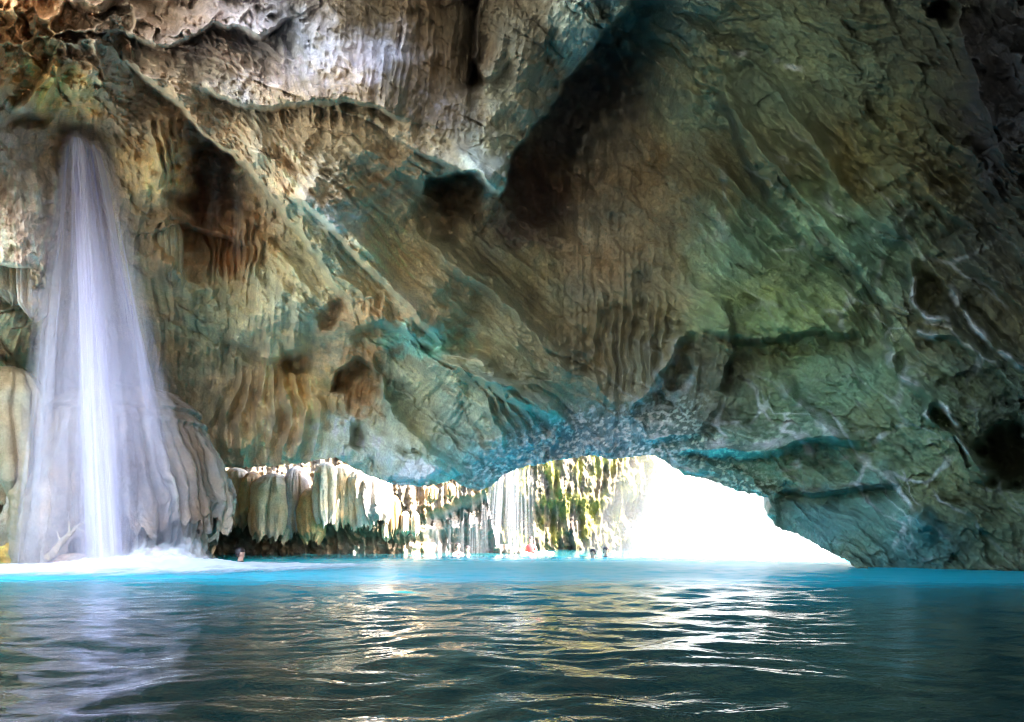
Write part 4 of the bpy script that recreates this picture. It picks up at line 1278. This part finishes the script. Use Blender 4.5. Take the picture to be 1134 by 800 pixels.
M_FOAM = foam_material("foam", (.92, .91, .92), 0.62, 1.45, (2.6, 1.1, 1))
M_SPRAY = foam_material("spray", (.92, .91, .92), 0.8, 1.5, (4, 4, 4))
fx = np.linspace(-14, -1.5, 260).astype(F32); fy = np.linspace(10.2, 22, 150).astype(F32)
AX, AY = np.meshgrid(fx, fy)
bx, by = PX(125, 630, 15)[0], 15.0
ctr = np.exp(-(((AX - bx - 0.3) / 4.2) ** 2 + ((AY - by + 0.9) / 2.5) ** 2) ** 1.0)
tail = np.exp(-(((AX - (-6.4)) / 3.4) ** 2 + ((AY - 15.4) / 0.9) ** 2)) * 0.8
am = np.clip((ctr * 1.5 + tail) * (0.85 + 0.55 * fbm(AX / 1.4, AY / 0.9, 0 * AX, 3, 804)), 0, 1.1) * sstep(22, 18, AY)
AZ = 0.05 + 0.10 * np.clip(am, 0, 1) * (0.4 + np.abs(fbm(AX / 0.5, AY / 0.5, 0 * AX, 4, 801, 0.65))) + 0.20 * np.exp(-(((AX - bx - 1.0) / 1.6) ** 2 + ((AY - 14.4) / 0.9) ** 2)) * (1 + fbm(AX / 0.35, AY / 0.35, 0 * AX, 3, 802))
spl = empty("splash", (bx, by, 0)); base_ = Vector(spl.location)
o = make_obj("foam_patch", np.stack([AX - bx, AY - by, AZ], -1).reshape(-1, 3), grid_faces(150, 260), M_FOAM, None, {"sa": am.ravel()}, spl)
# plumes of spray: stacked ragged curtains of drops
for k_ in range(9):
    q = k_ / 8
    xs = np.linspace(-1, 1, 90).astype(F32); zs = np.linspace(0, 1, 40).astype(F32)
    Xs, Zs = np.meshgrid(xs, zs)
    wd = 2.0 - 0.5 * q; yy = -1.0 + 1.7 * q
    hgt = (0.42 + 0.75 * np.exp(-((Xs - 0.35) / 0.3) ** 2) * (0.5 + 0.5 * math.sin(k_ * 2.1) ** 2)) * (1 + 0.35 * pnoise(Xs * 3, 0 * Xs, 0 * Xs + k_ * 3.3, 803))
    a = (1 - np.abs(Xs) ** 2) * (1 - Zs) * 0.85
    o = make_obj("spray", np.stack([Xs * wd + 0.55 + 0.05 * k_, yy + 0.15 * pnoise(Xs * 3, Zs * 2, 0 * Xs, 810 + k_), Zs * hgt + 0.02], -1).reshape(-1, 3),
                 grid_faces(40, 90), M_SPRAY, None, {"sa": a.ravel()}, spl)
tag(spl, "white splash and foam spreading where the main waterfall hits the turquoise water", "splash")

# ------------------------------------------------------------------ people in the water
M_SKIN = simple_mat("skin", (.50, .28, .20), 0.5)
M_HAIR = simple_mat("hair", (.03, .02, .02), 0.5)


def person(loc, face, cloth, label, group, arms=(0.5, 0.3), depth=0.0, shirt=True, hair=M_HAIR):
    """upright figure with its feet below the water; loc is the chin point at the water, face the heading (radians, 0 = towards +Y)"""
    root = empty("person", loc)
    root.rotation_euler = (0, 0, face)
    j = [  # joints, z = 0 at the chin
        ((0, 0, -0.80), .125), ((0, 0, -0.58), .12), ((0, 0, -0.36), .145), ((0, 0, -0.20), .135), ((0, 0, -0.10), .062), ((0, .015, -0.01), .062),
        ((0, .02, .07), .083), ((0, .015, .15), .085), ((0, .012, .20), .055),
        ((0, .115, .075), .016), ((0, .10, .035), .03),
    ]
    e = [(0, 1), (1, 2), (2, 3), (3, 4), (4, 5), (5, 6), (6, 7), (7, 8), (6, 9), (5, 10)]
    for s in (-1, 1):
        k = len(j)
        a = arms[0 if s < 0 else 1]
        j += [((s * .17, 0, -.19), .062), ((s * (.25 + .12 * a), .06 + .1 * a, -.40 + .18 * a), .045), ((s * (.22 + .2 * a), .26 + .1 * a, -.46 + .3 * a), .032), ((s * (.2 + .22 * a), .36 + .12 * a, -.46 + .33 * a), .026)]
        e += [(3, k), (k, k + 1), (k + 1, k + 2), (k + 2, k + 3)]
        for f_, (fx_, fl_) in enumerate(((-.028, .05), (-.01, .065), (.01, .062), (.027, .045))):
            hx, hy, hz = j[k + 3][0]
            j.append(((hx + s * fx_, hy + fl_, hz - .01), .009)); e.append((k + 3, len(j) - 1))
        hx, hy, hz = j[k + 3][0]
        j.append(((hx - s * .05, hy + .02, hz), .011)); e.append((k + 3, len(j) - 1))
        k = len(j)
        j += [((s * .095, 0, -.86), .09), ((s * .11, .05, -1.22), .062), ((s * .11, -.02, -1.58), .04), ((s * .11, .12, -1.62), .03)]
        e += [(0, k), (k, k + 1), (k + 1, k + 2), (k + 2, k + 3)]
        j.append(((s * .086, .005, .09), .018)); e.append((6, len(j) - 1))
    me = bpy.data.meshes.new("body")
    me.from_pydata([p for p, r in j], e, [])
    o = bpy.data.objects.new("body", me)
    COL.objects.link(o); o.parent = root
    sk = o.modifiers.new("skin", 'SKIN')
    for i, (p, r) in enumerate(j):
        me.skin_vertices[0].data[i].radius = (r, r)
    me.skin_vertices[0].data[0].use_root = True
    sb = o.modifiers.new("sub", 'SUBSURF'); sb.levels = 2; sb.render_levels = 2
    me.materials.append(M_SKIN)

    def shell(name, mat, prof, sx_, sy_, cut=None, off=(0, 0)):
        n = 28
        a = np.linspace(0, 2 * math.pi, n, endpoint=False)
        rows = [[(r * sx_ * math.cos(t) + off[0], r * sy_ * math.sin(t) + off[1], z) for t in a] for z, r in prof]
        v_ = np.array(rows, F32).reshape(-1, 3)
        if cut is not None: v_ = cut(v_)
        return make_obj(name, v_, grid_faces(len(prof), n, True), mat, parent=root)
    def hl(v_):   # hairline: higher over the face, down to the nape behind
        f_ = np.clip(v_[:, 1] / 0.1, -1, 1)
        low = np.where(f_ > 0, .135, .02)
        v_[:, 2] = np.maximum(v_[:, 2], low + 0.02 * np.sin(v_[:, 0] * 60))
        return v_
    shell("hair", hair, [(.0, .098), (.04, .105), (.09, .107), (.14, .106), (.18, .096), (.215, .07), (.235, .03), (.238, .002)], 1.0, 1.08, hl, (0, .005))
    if shirt:
        shell("shirt", cloth, [(-.82, .150), (-.60, .148), (-.40, .176), (-.26, .185), (-.17, .165), (-.12, .11), (-.095, .075)], 1.12, .86)
    tag(root, label, "person", group)
    return root


C_NAVY = simple_mat("navy_cloth", (.03, .03, .06)); C_RED = simple_mat("red_cloth", (.65, .05, .05)); C_GREY = simple_mat("grey_cloth", (.14, .14, .2)); C_PINK = simple_mat("pink_cloth", (.5, .2, .2))
def at_px(x, chin_y, Y): return PX(x, chin_y, Y)
person(at_px(266, 617, 16.6), math.radians(-75), C_NAVY, "dark haired swimmer in a dark top beside the splash, facing the cave mouth", None, (0.7, 0.2))
person(at_px(657, 615.5, 22.5), math.radians(120), C_GREY, "swimmer in a grey top in the bright mist, left of the other close by", None, (0.6, 0.4))
person(at_px(671, 613, 23.5), math.radians(170), C_NAVY, "swimmer in a navy top in the bright mist, right of the other close by", None, (0.3, 0.6))
person(at_px(588, 600, 29.0), math.radians(160), C_RED, "bather in a red top standing waist deep below the mossy cliff", None, (0.2, 0.2))
person(at_px(507, 608, 26.3), math.radians(200), C_PINK, "small bather in a pink top under the thin water strands, nearer the dark hollow", None, (0.2, 0.2))
person(at_px(518, 611, 26.0), math.radians(150), C_RED, "bare shouldered bather under the thin water strands, nearer the white far fall", None, (0.2, 0.2), shirt=False)

# ------------------------------------------------------------------ bright spray drifting in the mouth
m, nt, out = new_mat("spray_mist")
pv_ = nd(nt, 'ShaderNodeVolumePrincipled')
pv_.inputs['Color'].default_value = (.95, .925, .90, 1)
tc = nd(nt, 'ShaderNodeTexCoord')
sxz = nd(nt, 'ShaderNodeSeparateXYZ')
nt.links.new(tc.outputs['Object'], sxz.inputs[0])
mr = nd(nt, 'ShaderNodeMapRange', interpolation_type='SMOOTHSTEP')
mr.inputs['From Min'].default_value = -10.5; mr.inputs['From Max'].default_value = -4.5
mr.inputs['To Min'].default_value = 0.03; mr.inputs['To Max'].default_value = 0.55
nm = nd(nt, 'ShaderNodeTexNoise', Scale=0.35, Detail=2.0)
nt.links.new(tc.outputs['Object'], nm.inputs['Vector'])
am1 = nd(nt, 'ShaderNodeMath', operation='MULTIPLY_ADD')
am1.inputs[1].default_value = 5.0; am1.inputs[2].default_value = -2.5
nt.links.new(nm.outputs['Fac'], am1.inputs[0])
am2 = nd(nt, 'ShaderNodeMath', operation='ADD')
nt.links.new(sxz.outputs[0], am2.inputs[0]); nt.links.new(am1.outputs[0], am2.inputs[1])
am3 = nd(nt, 'ShaderNodeMath', operation='MULTIPLY_ADD')       # lies lower and thicker over the water
am3.inputs[1].default_value = -0.55
nt.links.new(sxz.outputs[2], am3.inputs[0]); nt.links.new(am2.outputs[0], am3.inputs[2])
nt.links.new(am3.outputs[0], mr.inputs['Value'])
nt.links.new(mr.outputs[0], pv_.inputs['Density'])
pv_.inputs['Anisotropy'].default_value = 0.1
nt.links.new(pv_.outputs[0], out.inputs['Volume'])
ph = np.linspace(-math.pi, math.pi, 48, endpoint=False).astype(F32); th = np.linspace(0.02, math.pi - 0.02, 30).astype(F32)
P, T = np.meshgrid(ph, th)
x, y, z = np.sin(T) * np.cos(P), np.sin(T) * np.sin(P), np.cos(T)
r = 1 + 0.22 * fbm(x * 1.2, y * 1.2, z * 1.2, 3, 901)
mv = np.stack([x * r * 12.5, y * r * 3.6, z * r * 7.5], -1).reshape(-1, 3)
n_ = len(mv)
mv = np.concatenate([mv, [mv[:48].mean(0), mv[-48:].mean(0)]])
i = np.arange(0, 48, 2)
mf = np.concatenate([grid_faces(30, 48, True), np.stack([np.full(24, n_), i, (i + 1) % 48, (i + 2) % 48], -1), np.stack([np.full(24, n_ + 1), n_ - 48 + (i + 2) % 48, n_ - 48 + (i + 1) % 48, n_ - 48 + i], -1)])
o = make_obj("mist", mv, mf, m)
o.location = (15.2, 32.0, 0.8)
tag(o, "bright white spray mist filling the right of the cave mouth", "mist", kind="stuff")
